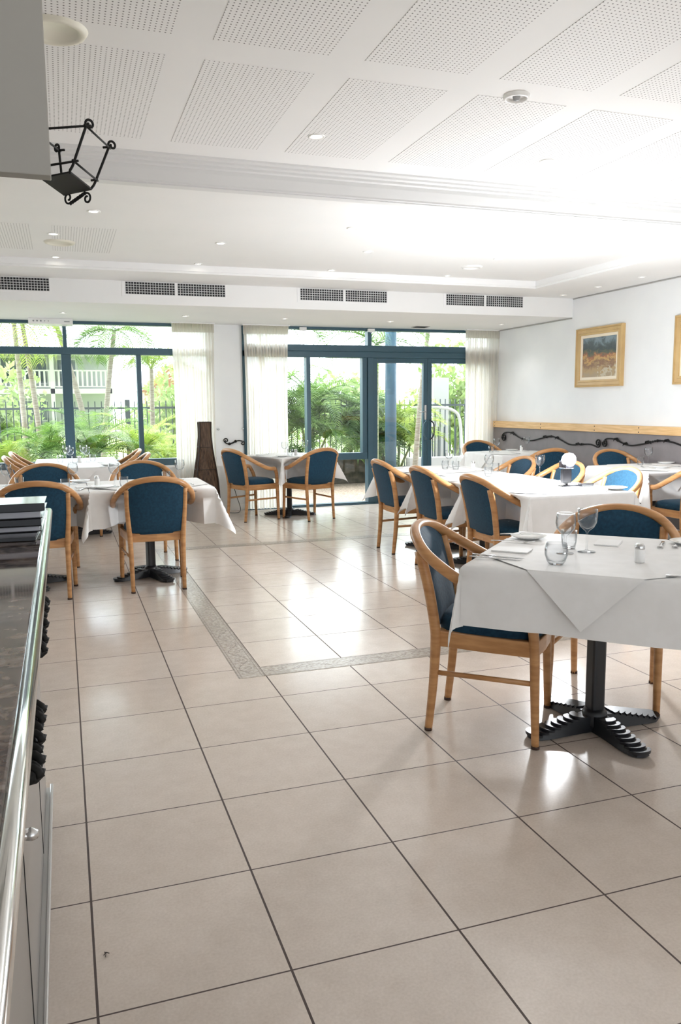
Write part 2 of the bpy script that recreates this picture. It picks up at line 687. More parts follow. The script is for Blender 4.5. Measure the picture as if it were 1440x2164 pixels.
struct('trim_3', MB().box(XR - .012, XR, 3.2, 6.64, ZB - .014, ZB - .004).box(XR - .012, XR, 6.66, YF - .1, ZS - .016, ZS - .006), mat('shadow_gap_strip', (.42, .41, .40), .6))
struct('baseboard_far', MB().box(1.81, 2.18, YF - .012, YF, 0, .09), M['trim'], bevel=.003)
struct('baseboard_right', MB().box(XR - .075, XR - .06, 2.2, YF, 0, .09), M['trim'], bevel=.003)

# perforated panels, near ceiling and far coffer (thin boards fixed flush under the ceiling)
pp = MB()
for j, (y0, y1) in enumerate(((-1.10, -.03), (.155, 1.225 + .06), (1.49 + .16, 2.70))):
    if j == 1:
        y0, y1 = .38, 1.47
    if j == 0:
        y0, y1 = -.90, .19
    for i in range(-5, 9):
        x0 = .598 + i * .6075
        pp.box(x0, x0 + .455, y0, y1, ZN - .0015, ZN + .001)
struct('ceiling_perforated_near', pp, M['perf'])
pp = MB()
for y0, y1 in ((4.62, 5.62),):
    for i in (-6, -5, -4, -3, -2, -1):
        x0 = .598 + i * .6075
        pp.box(x0, x0 + .455, y0, y1, ZC - .0015, ZC + .001)
struct('ceiling_perforated_far', pp, M['perf'])


# floor inlay: decorated strip, laid as a rectangle
def inlay(name, x0, x1, y0, y1):
    mb = MB().box(x0, x1, y0, y1, .0, .0012)
    o = struct(name, mb, M['inlay'])
    e = MB()
    horiz = (x1 - x0) > (y1 - y0)
    Ln = (x1 - x0) if horiz else (y1 - y0)
    wd = (y1 - y0) if horiz else (x1 - x0)

    def pt(s_, t_):
        return (x0 + s_, y0 + t_, .0014) if horiz else (x0 + t_, y0 + s_, .0014)

    def ribbon(pts, r_):
        V, Fs = [], []
        for i, (a, b_) in enumerate(pts):
            c_ = pts[min(i + 1, len(pts) - 1)]
            d_ = pts[max(i - 1, 0)]
            dx, dy = c_[0] - d_[0], c_[1] - d_[1]
            l_ = math.hypot(dx, dy) or 1
            nx, ny = -dy / l_ * r_, dx / l_ * r_
            V += [pt(a + nx, b_ + ny), pt(a - nx, b_ - ny)]
        Fs = [(2 * i, 2 * i + 1, 2 * i + 3, 2 * i + 2) for i in range(len(pts) - 1)]
        e.add(V, Fs)
    for t_ in (.004, .017, wd - .017, wd - .004):
        ribbon([(0, t_), (Ln, t_)], .0013)
    per = .15
    n_ = int(Ln / per)
    for i in range(n_):
        s0 = i * per + (Ln - n_ * per) / 2
        sg = 1 if i % 2 else -1
        c_ = wd / 2
        am = wd * .26
        ribbon([(s0 + per * q / 10, c_ + sg * am * math.sin(PI * q / 10)) for q in range(11)], .0016)
        ribbon([(s0 + per * .5 + am * (1 - q / 14) * .75 * math.cos(q * .6), c_ - sg * am * .2 + am * (1 - q / 14) * .75 * math.sin(q * .6)) for q in range(13)], .0014)
        for a in (.9, 2.2, 4.0, 5.4):
            ribbon([(s0 + per * .12 + .004 * q * math.cos(a), c_ + .004 * q * math.sin(a)) for q in range(6)], .0016)
    e.build('scroll_pattern', M['inlayline'], o)
    return o


M['inlay'] = noisy('engraved_border_tile', (.42, .37, .32), (.58, .53, .475), 60, 4, .22)
M['inlayline'] = mat('engraved_lines', (.15, .11, .09), .4)
inlay('trim_4', .762, .898, 2.103, 5.99)
inlay('trim_5', .90, 5.0, 2.103, 2.248)
inlay('trim_6', .90, 5.0, 5.852, 5.99)


# ------------------------------------------------------------------ windows and doors
def fr(mb, x0, x1, z0, z1, y0=YF - .02, y1=YF + .10):
    mb.box(x0, x1, y0, y1, z0, z1)


w1 = MB()
fr(w1, XL, 1.80, .615, .70)
fr(w1, XL, 1.80, 1.965, 2.048)
fr(w1, XL, 1.80, 2.315, 2.35)
for x0, x1 in ((.016, .128), (-2.0, -1.9)):
    fr(w1, x0, x1, .70, 1.965)
fr(w1, .880, .936, .70, 1.965)
fr(w1, .046, .090, 2.048, 2.315)
fr(w1, 1.75, 1.80, .70, 2.315)
struct('window_1', w1, M['frame'], bevel=.004)
pn = MB().box(XL, 1.76, YF + .04, YF + .046, .69, 1.97).box(XL, 1.76, YF + .04, YF + .046, 2.04, 2.32)
o = struct('window_1_pane', pn, M['pane'])
w2 = MB()
fr(w2, 2.19, XR, 2.04, 2.122, YF - .03)
fr(w2, 2.19, XR, 1.962, 2.04)
fr(w2, 2.19, XR, 2.315, 2.35)
fr(w2, 2.19, 2.25, 0, 2.315)
fr(w2, 5.74, XR, 0, 2.315)
fr(w2, 3.033, 3.088, .70, 1.965)
fr(w2, 2.19, 3.88, .612, .702)
fr(w2, 3.885, 3.965, 0, 1.965, YF - .03)
fr(w2, 3.815, 3.880, .70, 1.965, YF - .01)
fr(w2, 3.89, 3.945, 2.12, 2.315)
fr(w2, 2.19, 3.89, 0, .028)
struct('window_2', w2, M['frame'], bevel=.004)
pn = MB().box(2.24, 3.89, YF + .04, YF + .046, .03, .62).box(2.24, 3.89, YF + .04, YF + .046, .70, 1.965).box(2.24, 5.75, YF + .04, YF + .046, 2.12, 2.32)
struct('window_2_pane', pn, M['pane'])
for n_, (x0, x1, hx) in enumerate(((3.967, 4.768, 4.73), (4.772, 5.738, 4.81)), 1):
    d = MB()
    y0, y1 = YF - .01, YF + .05
    fr(d, x0, x0 + .062, .01, 1.96, y0, y1)
    fr(d, x1 - .062, x1, .01, 1.96, y0, y1)
    fr(d, x0 + .062, x1 - .062, .01, .10, y0, y1)
    fr(d, x0 + .062, x1 - .062, 1.895, 1.96, y0, y1)
    do = struct('door_%d' % n_, d, M['frame'], bevel=.004)
    MB().box(x0 + .05, x1 - .05, YF + .015, YF + .021, .09, 1.90).build('pane', M['pane'], do)
    h = crs([(hx, YF - .01, 1.12), (hx, YF - .055, 1.11), (hx - (.035 if n_ == 1 else -.035), YF - .06, 1.06), (hx - (.035 if n_ == 1 else -.035), YF - .06, .93), (hx, YF - .055, .87), (hx, YF - .01, .86)], 5)
    MB().tube(h, .010, 8).build('handle', M['iron'] if n_ == 2 else M['frame'], do)
    if n_ == 1:
        lk = MB().box(hx - .012, hx + .014, YF - .03, YF - .01, 1.13, 1.33).tube([(hx, YF - .03, 1.24), (hx, YF - .055, 1.24), (hx - .10, YF - .055, 1.235)], .008, 8)
        tag(lk.build('lock_lever', M['silver'], do, bevel=.002), 'silver lever lock plate')
    sg = MB()
struct('window_sill', MB().box(XL, 1.80, YF - .035, YF, .585, .615), M['trim'], bevel=.004)
# door threshold rail and low floor track
struct('trim_7', MB().box(2.19, XR, YF - .05, YF - .02, 0, .012), M['frame'])


# ------------------------------------------------------------------ curtains
def curtain(x0, x1, y, label, seed, zt=2.345, folds=14):
    rnd = random.Random(seed)
    P = []
    nx = folds * 8
    for iz in range(15):
        z = .02 + (zt - .02) * iz / 14
        row = []
        for ix in range(nx + 1):
            t = ix / nx
            a = 2 * PI * folds * t + .7 * math.sin(t * 9 + seed) + .25 * math.sin(z * 1.3 + t * 20)
            d = .028 * math.sin(a) + .014 * math.sin(a * .37 + seed)
            if iz == 14:
                d *= .5
            sp = 1 - .06 * math.sin(PI * iz / 14)
            x = (x0 + x1) / 2 + (t - .5) * (x1 - x0) * sp
            row.append((x, y + d, z))
        P.append(row)
    o = MB().grid(P).build('curtain', M['curtain'])
    tag(o, label, 'curtain', 'sheer curtains at the far windows')
    MB().box(x0 - .01, x1 + .01, y - .045, y + .03, zt - .006, zt + .005).build('curtain_track', M['trim'], o)
    hd = []
    for iz in range(2):
        row = []
        for ix in range(nx + 1):
            t = ix / nx
            row.append((x0 + (x1 - x0) * t, y - .012 + .02 * math.sin(2 * PI * folds * 2 * t), zt - .11 + .105 * iz))
        hd.append(row)
    MB().grid(hd).build('gathered_heading', M['curtain'], o)
    return o


curtain(1.300, 1.815, 8.36, 'white sheer curtain behind the wicker floor lamp, left of the white pillar', 1)
curtain(2.185, 2.775, 8.40, 'white sheer curtain right of the white pillar, behind the corner table', 5, folds=15)
curtain(5.29, 5.80, 8.38, 'white sheer curtain in the far right corner beside the grey dado', 9)


# ------------------------------------------------------------------ ceiling fittings
def downlight(x, y, z, label, r_=.045, lit=True, e=4):
    o = empty('downlight', (x, y, z), label=label, cat='ceiling light', group='recessed ceiling downlights')
    MB().lathe([(r_ * .62, .0), (r_ * .66, -.003), (r_ * .85, -.007), (r_, -.004), (r_ * 1.02, 0)], 24, cap=False).build('trim_ring', M['plastic'], o)
    MB().lathe([(.0001, -.0025), (r_ * .40, -.0025), (r_ * .64, -.0015)], 20, cap=False).build('bulb', M['lamp'] if lit else M['lampoff'], o)
    if lit and e:
        l = bpy.data.lights.new('downlight_lamp', 'SPOT')
        l.energy = e
        l.spot_size = R(110)
        l.spot_blend = .8
        l.color = (1, .97, .91)
        l.shadow_soft_size = .03
        q = bpy.data.objects.new('downlight_lamp', l)
        COL.objects.link(q)
        q.location = (x, y, z - .02)
        q['kind'] = 'helper'
    return o


downlight(1.293, 2.40, ZN, 'recessed downlight alone on the perforated ceiling above the middle of the room', .044, e=10)
downlight(2.665, 2.415, ZN, 'recessed downlight near the right side of the perforated ceiling, beyond the round sensor', .044, e=10)
for x, lb in ((.262, 'lit downlight just right of the hanging iron lantern, behind the ceiling moulding'), (2.10, 'lit downlight nearest the ceiling moulding in the middle of the lower ceiling'), (3.90, 'faint downlight close behind the ceiling moulding towards the right wall')):
    downlight(x, 4.10 if x < 3 else 4.12, ZC, lb, e=8)
for x, lb in ((0, 'left downlight of the middle row, in front of the oval cream speaker'), (1.27, 'second downlight from the left in the middle row of the lower ceiling'), (2.54, 'third downlight from the left in the middle row of the lower ceiling'), (3.80, 'rightmost downlight of the middle row of the lower ceiling')):
    downlight(x, 4.93, ZC, lb, e=6)
for x, lb in ((.01, 'back row downlight between the two left air vents'), (1.25, 'back row downlight above the left double air vent'), (2.54, 'back row downlight above the middle double air vent'), (3.79, 'back row downlight left of the right double air vent')):
    downlight(x, 5.93, ZC, lb, .04, e=.6)
for x, lb in ((.058, 'soffit downlight above the left window mullion'), (1.362, 'soffit downlight just left of the first curtain'), (2.514, 'soffit downlight above the second curtain'), (3.85, 'soffit downlight above the glass doors'), (5.391, 'soffit downlight in front of the far right curtain')):
    downlight(x, 7.6, ZS, lb, .04, e=5)
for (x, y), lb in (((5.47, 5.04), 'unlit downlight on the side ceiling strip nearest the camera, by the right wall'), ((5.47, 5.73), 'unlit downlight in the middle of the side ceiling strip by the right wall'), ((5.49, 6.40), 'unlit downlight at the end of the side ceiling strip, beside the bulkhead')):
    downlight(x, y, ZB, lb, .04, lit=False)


def disc(x, y, z, r_, m, label, name, cat, centre=None):
    o = empty(name, (x, y, z), label=label, cat=cat)
    MB().lathe([(.0001, -.004), (r_ * .70, -.004), (r_ * .72, -.010), (r_ * .80, -.017), (r_ * .93, -.013), (r_, 0)], 40, cap=False).build('housing', m, o)
    if centre:
        MB().lathe([(.0001, -.022), (centre * .7, -.02), (centre, -.004)], 20, cap=False).build('sensor_dome', M['grey'], o)
    return o


disc(.035, 1.56, ZN, .120, M['cream'], 'large round cream ceiling speaker beside the overhead panel', 'ceiling_speaker', 'speaker')
disc(.045, 5.24, ZC, .12, M['cream'], 'oval looking cream speaker on the far ceiling left, between the downlight rows', 'ceiling_speaker', 'speaker')
disc(3.775, 5.38, ZC, .10, M['plastic'], 'round white ceiling disc on the far ceiling towards the right wall', 'ceiling_disc', 'ceiling disc')
disc(1.98, 1.61, ZN, .060, M['plastic'], 'round white motion sensor with grey centre on the perforated ceiling', 'motion_sensor', 'sensor', .018)
o = empty('ceiling_diffuser', (4.5, 8.14, ZS), label='small dark louvred diffuser in the soffit above the glass doors', cat='vent')
MB().box(-.10, .10, -.08, .08, -.006, 0).build('frame', M['grey'], o)
sl_ = MB()
for i in range(6):
    sl_.box(-.085, .085, -.068 + i * .024, -.058 + i * .024, -.010, -.006)
sl_.build('slats', M['dark'], o)


# air vents in the bulkhead
def vent(x0, x1, label):
    z0, z1 = 2.445, 2.563
    y = 6.65
    o = empty('air_vent', (x0, y, z0), label=label, cat='air vent', group='double air vents in the bulkhead')
    wv, hv = x1 - x0, z1 - z0
    MB().box(-.035, wv + .02, -.006, 0, -.02, 0).box(-.035, wv + .02, -.006, 0, hv, hv + .006).box(-.035, 0, -.006, 0, 0, hv).box(wv, wv + .02, -.006, 0, 0, hv).build('frame', M['trim'], o)
    for k_, (a, b_) in enumerate(((0, wv / 2 - .014), (wv / 2 + .014, wv))):
        bk = MB().box(a, b_, -.002, 0, 0, hv).build('grille', M['dark'], o)
        g = MB()
        nv = 18
        for i in range(nv + 1):
            x = a + (b_ - a) * i / nv
            g.box(x - .0024, x + .0024, -.007, -.002, 0, hv)
        for i in range(6):
            z = hv * i / 5
            g.box(a, b_, -.008, -.003, z - .0024, z + .0024)
        g.build('bars', M['grille'], bk)
    MB().box(wv / 2 - .012, wv / 2 + .012, -.007, 0, 0, hv).build('divider', M['trim'], o)
    return o


vent(-1.045, -.060, 'leftmost double air vent, cut off by the left edge of the picture')
vent(.645, 1.632, 'double air vent above the left window and first curtain')
vent(2.430, 3.412, 'double air vent above the middle window')
vent(4.130, 5.112, 'double air vent nearest the right wall')
# air curtain / sign housing under the soffit
o = empty('wall_unit', (-.07, 8.38, 2.28), label='slim white ceiling unit with small symbols above the left window', cat='air curtain')
MB().box(-.245, .235, -.16, .10, .006, .07).build('housing', M['plastic'], o, bevel=.006)
dt = MB()
for i, x in enumerate((-.19, -.15, -.11, -.07, -.03)):
    dt.tube([(x, -.162, .038), (x, -.158, .038)], .010 if i < 3 else .007, 10)
dt.box(.14, .20, -.1615, -.158, .030, .042)
dt.build('symbols', M['grey'], o)
for x, y in ((-.11, 8.44), (2.98, 8.44), (3.92, 8.44)):
    tag(MB().box(-.045, .045, -.02, .02, -.02, .02).box(-.02, .02, -.028, -.02, -.028, 0).build('window_bracket', M['plastic'], loc=(x, y, 2.315)),
        {-.11: 'small white bracket on the head of the left window', 2.98: 'small white bracket on the window head right of the second curtain', 3.92: 'small white bracket on the window head above the blue post'}[x], 'bracket', 'brackets on the window heads')

# ------------------------------------------------------------------ right wall: timber cap, iron scrolls, paintings
ra = MB().box(XR - .085, XR, 2.2, YF, 1.015, 1.10)
rl = tag(ra.build('timber_rail', M['railwood'], bevel=.004), 'long honey coloured timber rail capping the grey dado', 'wall rail')
sc = MB()
for y in (8.3, 7.15, 6.05, 5.30, 4.6):
    for z in (1.035, 1.08):
        sc.tube([(XR - .088, y, z), (XR - .084, y, z)], .007, 8)
sc.build('screws', M['basew'], rl)


def knob_seq(mb, P, idx, r_=.020):
    for i in idx:
        p = P[i]
        for dx in (-1, 0, 1):
            q = P[min(max(i + dx, 0), len(P) - 1)]
            rr = r_ * (1.0 if dx == 0 else .75)
            mb.lathe([(.0001, -rr), (rr * .7, -rr * .7), (rr, 0), (rr * .7, rr * .7), (.0001, rr)], 8, c=tuple(q), cap=False)


def wallscroll(pts, s0, s1, label, x=XR - .075):
    mb = MB()
    Y, Z = Vector((0, -1, 0)), Vector((0, 0, 1))
    path = crs([(x, y, z) for y, z in pts], 6)
    mb.tube(path, .0085, 8)
    if s0:
        mb.tube(s0, [.010] * 12 + [.009] * (len(s0) - 12), 8)
    if s1:
        mb.tube(s1, .009, 8)
    n_ = len(path)
    for f_ in (.22, .50, .54, .82):
        i = int(n_ * f_)
        knob_seq(mb, path, [i], .0155)
    # twisted leaf wraps
    for f_ in (.20, .30, .48, .60, .78):
        i = int(n_ * f_)
        p = path[i]
        mb.tube([p + Vector((0, .05, -.016)), p + Vector((-.012, .02, .012)), p + Vector((0, -.01, .018)), p + Vector((0, -.05, -.010))], [.003, .0085, .0085, .0025], 6)
    return tag(mb.build('wall_scroll', M['wiron']), label, 'wall ornament', 'wrought iron wall scrolls')


xw = XR - .075
U, V_ = (0, -1, 0), (0, 0, 1)
wallscroll([(8.11, .905), (8.04, .945), (7.87, .950), (7.63, .885), (7.4, .862), (7.13, .905), (6.92, .935), (6.72, .90), (6.52, .85), (6.29, .865), (6.12, .87), (6.0, .845)],
           spiral((xw, 8.06, .885), .052, .012, PI * .95, 1.3, (U, V_)), spiral((xw, 5.99, .893), .048, .012, -PI / 2, 1.4, (U, V_)),
           'black wrought iron scroll on the grey dado, left one behind the far table')
wallscroll([(5.90, .90), (5.84, .945), (5.69, .945), (5.55, .905), (5.42, .890), (5.23, .915), (5.02, .955), (4.81, .95), (4.62, .91), (4.4, .87), (4.2, .87), (4.0, .9)],
           spiral((xw, 5.865, .900), .045, .010, PI * .95, 1.3, (U, V_)), None,
           'black wrought iron scroll on the grey dado, right one cut by the picture edge')
# pillar scroll
px_ = []
mb = MB()
yb = YF - .02
c = crs([(1.925, yb, .900), (1.955, yb, .870), (1.995, yb, .862), (2.035, yb, .872), (2.075, yb, .893), (2.12, yb, .900), (2.165, yb, .893)], 5)
mb.tube(c, .008, 8)
mb.tube(spiral((1.952, yb, .906), .030, .008, PI, -1.15, ((1, 0, 0), V_)), .006, 8)
mb.tube(spiral((2.168, yb, .866), .027, .008, PI / 2, -1.1, ((1, 0, 0), V_)), .006, 8)
for i in (9, 10, 12, 14, 16, 18, 20, 21):
    p = c[i]
    rr = .019 if i in (10, 20) else .012
    mb.lathe([(.0001, -rr), (rr * .7, -rr * .7), (rr, 0), (rr * .7, rr * .7), (.0001, rr)], 8, c=tuple(p), cap=False)
tag(mb.build('wall_scroll', M['wiron']), 'small black wrought iron scroll on the white pillar between the windows', 'wall ornament')
for x, lb in ((1.855, 'small curtain tieback knob on the left edge of the white pillar'), (2.165, 'small curtain tieback knob on the right edge of the white pillar')):
    tag(MB().tube([(x, YF, 1.05), (x, YF - .04, 1.05)], .006, 8).lathe([(.0001, -.014), (.012, -.008), (.014, 0), (.012, .008), (.0001, .014)], 12, c=(x, YF - .045, 1.05), cap=False).build('tieback_knob', M['silver']), lb, 'hook', 'curtain tieback knobs')


def picture(y0, y1, z0, z1, label, seed):
    """framed painting on the right wall; frame mitred in three steps"""
    o = empty('framed_painting', (XR, (y0 + y1) / 2, z0), label=label, cat='painting', group='gilt framed paintings on the right wall')
    hw, H = (y1 - y0) / 2, z1 - z0
    f = MB()
    steps = [(0, .0), (0, .040), (.018, .046), (.022, .034), (.055, .030), (.060, .038), (.078, .036), (.082, .020)]
    rings = []
    for ins, dp in steps:
        rings.append([(-dp, -hw + ins, ins), (-dp, hw - ins, ins), (-dp, hw - ins, H - ins), (-dp, -hw + ins, H - ins)])
    V = [p for r_ in rings for p in r_]
    Fs = [(4 * i + j, 4 * i + (j + 1) % 4, 4 * i + 4 + (j + 1) % 4, 4 * i + 4 + j) for i in range(len(steps) - 1) for j in range(4)]
    f.add(V, Fs)
    f.build('frame', M['gold'], o)
    s_ = MB()
    a, b_ = .080, .112
    for q in ((-hw + a, hw - a, a, b_), (-hw + a, hw - a, H - b_, H - a), (-hw + a, -hw + b_, b_, H - b_), (hw - b_, hw - a, b_, H - b_)):
        s_.box(-.024, -.006, q[0], q[1], q[2], q[3])
    s_.build('slip', M['matboard'], o)
    MB().box(-.014, -.005, -hw + b_ - .002, hw - b_ + .002, b_ - .002, H - b_ + .002).build('canvas', painting_mat('landscape_canvas', seed, 1), o)
    return o


picture(5.68, 6.52, 1.525, 2.195, 'gilt framed bush landscape painting with dark trees and ochre scrub', 3.1)
picture(4.05, 4.89, 1.52, 2.19, 'gilt framed painting cut off by the right edge of the picture', 8.7)
tag(MB().tube([(-.0, 0, .002), (.006, .004, .006), (.014, .002, .003)], .0012, 5).tube([(.004, -.008, .002), (.006, .004, .005), (.002, .012, .002)], .001, 5).build('twig_scrap', M['basew'], loc=(.022, .205, .0005)), 'tiny dark twig scrap on the floor beside the leftmost grout line', 'twig')
tag(MB().box(XR - .004, XR, 5.73, 5.86, 1.475, 1.505).build('title_card', M['paper']), 'tiny white title card on the wall below the landscape painting', 'card')


# ------------------------------------------------------------------ chairs
def make_chair():
    o = empty('armchair', (0, 0, 0))
    mt = M['wood']
    # seat frame: bowed rails
    f = MB()
    out = [(-.205, -.185), (-.20, .185)]
    ring = [(.215, -.20), (.232, -.10), (.238, 0), (.232, .10), (.215, .20), (.195, .238), (0, .222), (-.19, .195), (-.205, 0), (-.19, -.195), (0, -.222), (.195, -.238)]
    inn = [(x * .86, y * .86) for x, y in ring]
    n_ = len(ring)
    V = [(x, y, .368) for x, y in ring] + [(x, y, .432) for x, y in ring] + [(x, y, .432) for x, y in inn] + [(x, y, .368) for x, y in inn]
    Fs = []
    for a in range(4):
        for j in range(n_):
            j2 = (j + 1) % n_
            a2 = (a + 1) % 4
            Fs.append((a * n_ + j, a * n_ + j2, a2 * n_ + j2, a2 * n_ + j))
    f.add(V, Fs)
    f.build('seat_frame', mt, o, bevel=.004)
    # cushion
    cu = MB()
    lv = [(.99, .424), (1.0, .44), (.985, .462), (.93, .480), (.75, .492), (.4, .499), (.02, .501)]
    P = []
    for sc_, z in lv:
        row = []
        for j in range(48):
            a = 2 * PI * j / 48
            cx_, sx_ = math.cos(a), math.sin(a)
            e_ = .55
            x = .218 * math.copysign(abs(cx_) ** e_, cx_) * sc_ + .006
            y = (.205 + .022 * (x / .2)) * math.copysign(abs(sx_) ** e_, sx_) * sc_
            row.append((x, y, z))
        row.append(row[0])
        P.append(row)
    cu.grid(P)
    cu.build('seat', M['blue'], o)
    # rear legs run up as back posts
    for s_ in (-1, 1):
        pth = crs([(-.232, .185 * s_, .0), (-.212, .187 * s_, .20), (-.202, .190 * s_, .38), (-.206, .194 * s_, .46), (-.232, .203 * s_, .62), (-.268, .205 * s_, .762)], 4)
        rr = [(.0165 + .0055 * min(1, i / 8), .0150 + .005 * min(1, i / 8)) for i in range(len(pth))]
        lg = MB().tube(pth, rr, 8, upv=(1, 0, 0)).build('leg', mt, o)
        MB().lathe([(.017, 0), (.017, .012)], 10, c=(-.232, .185 * s_, 0)).build('glide', M['rubber'], lg)
    for s_ in (-1, 1):
        pth = crs([(.212, .232 * s_, 0), (.206, .230 * s_, .2), (.200, .228 * s_, .40), (.190, .236 * s_, .50), (.172, .252 * s_, .56), (.146, .262 * s_, .610)], 4)
        rr = [.0155 + .0055 * min(1, i / 8) for i in range(len(pth))]
        lg = MB().tube(pth, rr, 8, upv=(1, 0, 0)).build('leg', mt, o)
        MB().lathe([(.017, 0), (.017, .012)], 10, c=(.212, .232 * s_, 0)).build('glide', M['rubber'], lg)
        MB().tube([(-.215, .188 * s_, .255), (.204, .229 * s_, .262)], [(.011, .007)] * 2, 8).build('stretcher', mt, o)
    # bent wood hoop: arm - back - arm
    half = [(.158, .260, .614), (.10, .280, .613), (.02, .291, .626), (-.08, .288, .668), (-.17, .268, .718), (-.24, .232, .764), (-.288, .172, .806), (-.318, .090, .830), (-.327, 0, .838)]
    full = half + [(x, -y, z) for x, y, z in half[-2::-1]]
    pth = crs(full, 5)
    k_ = len(pth)
    rr = []
    for i in range(k_):
        e_ = min(i, k_ - 1 - i)
        q = min(1, .55 + e_ * .15)
        rr.append((.0225 * q, .0205 * q))
    MB().tube(pth, rr, 12).build('arm_hoop', mt, o)
    # back panel follows posts and hoop
    bp = MB()
    NU, NV = 14, 10

    def surf(u, v, off):
        y = u
        yy = .188 * y
        zt = .835 - .050 * y * y - .018 * abs(y) ** 3 - .004
        z0_ = .440
        z = z0_ + (zt - z0_) * v
        wd = 1 + .05 * v
        h_ = (z - .44) / .4
        x = -.205 - .095 * h_ ** 1.25 - .020 * (1 - y * y) * (.4 + .6 * h_)
        bul = .020 * (1 - abs(u) ** 4) * (1 - abs(2 * v - 1) ** 6)
        return (x + off * (.010 + bul), yy * wd, z)
    Fr = [[surf(-1 + 2 * i / NU, j / NV, 1) for i in range(NU + 1)] for j in range(NV + 1)]
    Bk = [[surf(-1 + 2 * i / NU, j / NV, -.7) for i in range(NU + 1)] for j in range(NV + 1)]
    bp.grid(Fr)
    bp.grid(Bk, flip=True)
    for row in (0, NV):
        bp.grid([Fr[row], Bk[row]], flip=(row == 0))
    bp.grid([[Fr[j][0], Bk[j][0]] for j in range(NV + 1)])
    bp.grid([[Fr[j][NU], Bk[j][NU]] for j in range(NV + 1)], flip=True)
    bp.build('backrest', M['blue'], o, auto=50)
    return o


chair0 = make_chair()
cu_ = []


def chair(x, y, deg, label, group):
    return place(chair0, cu_, (x, y, 0), R(deg), label, group, 'chair')


chair(1.675, 1.205, -39, 'blue upholstered armchair with its side to us at the left of the nearest table', 'armchairs at the nearest table')
chair(2.345, 1.31, 226, 'blue upholstered armchair facing us behind the nearest table', 'armchairs at the nearest table')
g = 'armchairs at the front left table'
chair(.605, 4.43, 90, 'blue armchair with its back to us, whole back in view, at the front left table', g)
chair(-.205, 4.40, 90, 'blue armchair with its back to us, half hidden behind the bar counter', g)
chair(.655, 5.56, 270, 'blue armchair facing us across the front left table, near the first curtain', g)
chair(-.175, 5.55, 270, 'blue armchair facing us across the front left table, towards the picture edge', g)
g = 'armchairs at the left window table'
chair(-.27, 7.22, 0, 'armchair seen edge on at the left side of the window table, nearer one', g)
chair(-.25, 8.02, 0, 'armchair seen edge on, left side of the window table by the glass', g)
chair(.53, 7.20, 180, 'armchair seen edge on at the right side of the window table, nearer one', g)
chair(.51, 8.02, 180, 'armchair seen edge on, right side of the window table by the glass', g)
g = 'armchairs at the corner table by the second curtain'
chair(2.09, 7.64, 22, 'blue armchair on the left of the corner table, under the pillar scroll', g)
chair(2.745, 7.455, 110, 'blue armchair on the right of the corner table, in front of the sliding window', g)
g = 'armchairs along the left side of the long table'
chair(3.00, 5.10, 0, 'blue armchair on the left side of the long table, nearest the glass doors', g)
chair(3.00, 4.22, 0, 'blue armchair in the middle of the left side of the long table', g)
chair(3.02, 3.36, 0, 'blue armchair on the left side of the long table, nearest the camera', g)
g = 'armchairs along the right side of the long table'
chair(3.78, 4.86, 180, 'pale blue looking armchair beyond the long table, leftmost of its right side', g)
chair(3.80, 4.15, 180, 'armchair beyond the long table, half hidden by the glowing flash lamp', g)
chair(3.80, 3.44, 180, 'brightly lit blue armchair beyond the long table, right of the flash lamp', g)
g = 'armchairs by the right wall'
chair(5.26, 7.66, 270, 'blue armchair facing us behind the far wall table, beside the right curtain', g)
chair(5.08, 6.20, 90, 'dark blue armchair with its back to us in front of the far wall table', g)
chair(5.47, 5.14, 270, 'blue armchair facing us behind the right wall table, under the landscape painting', g)
chair(5.10, 3.88, 84, 'blue armchair at the right edge of the picture, in front of the right wall table', g)


# ------------------------------------------------------------------ tables
def make_table():
    o = empty('pedestal_table', (0, 0, 0))
    MB().box(-.45, .45, -.45, .45, .712, .738).build('table_top', M['basew'], o, bevel=.004)
    MB().box(-.031, .031, -.031, .031, .05, .69).build('column', M['iron'], o, bevel=.012)
    MB().box(-.17, .17, -.025, .025, .685, .712).box(-.025, .025, -.17, .17, .684, .711).build('top_bracket', M['iron'], o)
    MB().lathe([(.055, .012), (.060, .03), (.05, .075), (.04, .09)], 20).build('hub', M['iron'], o)
    for k_ in range(4):
        a = k_ * PI / 2
        mt_ = Matrix.Rotation(a, 4, 'Z')
        f = MB()
        # tapering body
        st = [(.02, .040, .070), (.09, .040, .062), (.17, .044, .044), (.24, .048, .030), (.28, .045, .022), (.305, .030, .018), (.315, .006, .016)]
        V, Fs = [], []
        for x, hw, z in st:
            V += [mt_ @ Vector((x, -hw, .004)), mt_ @ Vector((x, -hw * .8, z)), mt_ @ Vector((x, hw * .8, z)), mt_ @ Vector((x, hw, .004))]
        for i in range(len(st) - 1):
            for j in range(4):
                j2 = (j + 1) % 4
                Fs.append((4 * i + j, 4 * i + j2, 4 * i + 4 + j2, 4 * i + 4 + j))
        Fs += [(3, 2, 1, 0), tuple(4 * (len(st) - 1) + j for j in range(4))]
        f.add(V, Fs)
        for i in range(8):        # overlapping crescent ribs stepping down to the toe
            x = .075 + i * .029
            z = .074 - i * .0066
            hw = .037 + .0016 * i
            arc = []
            nn = 12
            for q in range(nn + 1):
                t = -PI / 2 + PI * q / nn
                arc.append((x + .042 * math.cos(t), hw * math.sin(t)))
            V = [mt_ @ Vector((px, py, z - .012)) for px, py in arc] + [mt_ @ Vector((px * 1.0, py, z - .003 + .004 * ((px - x) / .04))) for px, py in arc]
            n1 = len(arc)
            Fs = [(q, q + 1, n1 + q + 1, n1 + q) for q in range(n1 - 1)] + [tuple(range(n1, 2 * n1)), tuple(range(n1 - 1, -1, -1)), (n1 - 1, 0, n1, 2 * n1 - 1)]
            f.add(V, Fs)
        f.build('foot', M['iron'], o, auto=35)
    return o


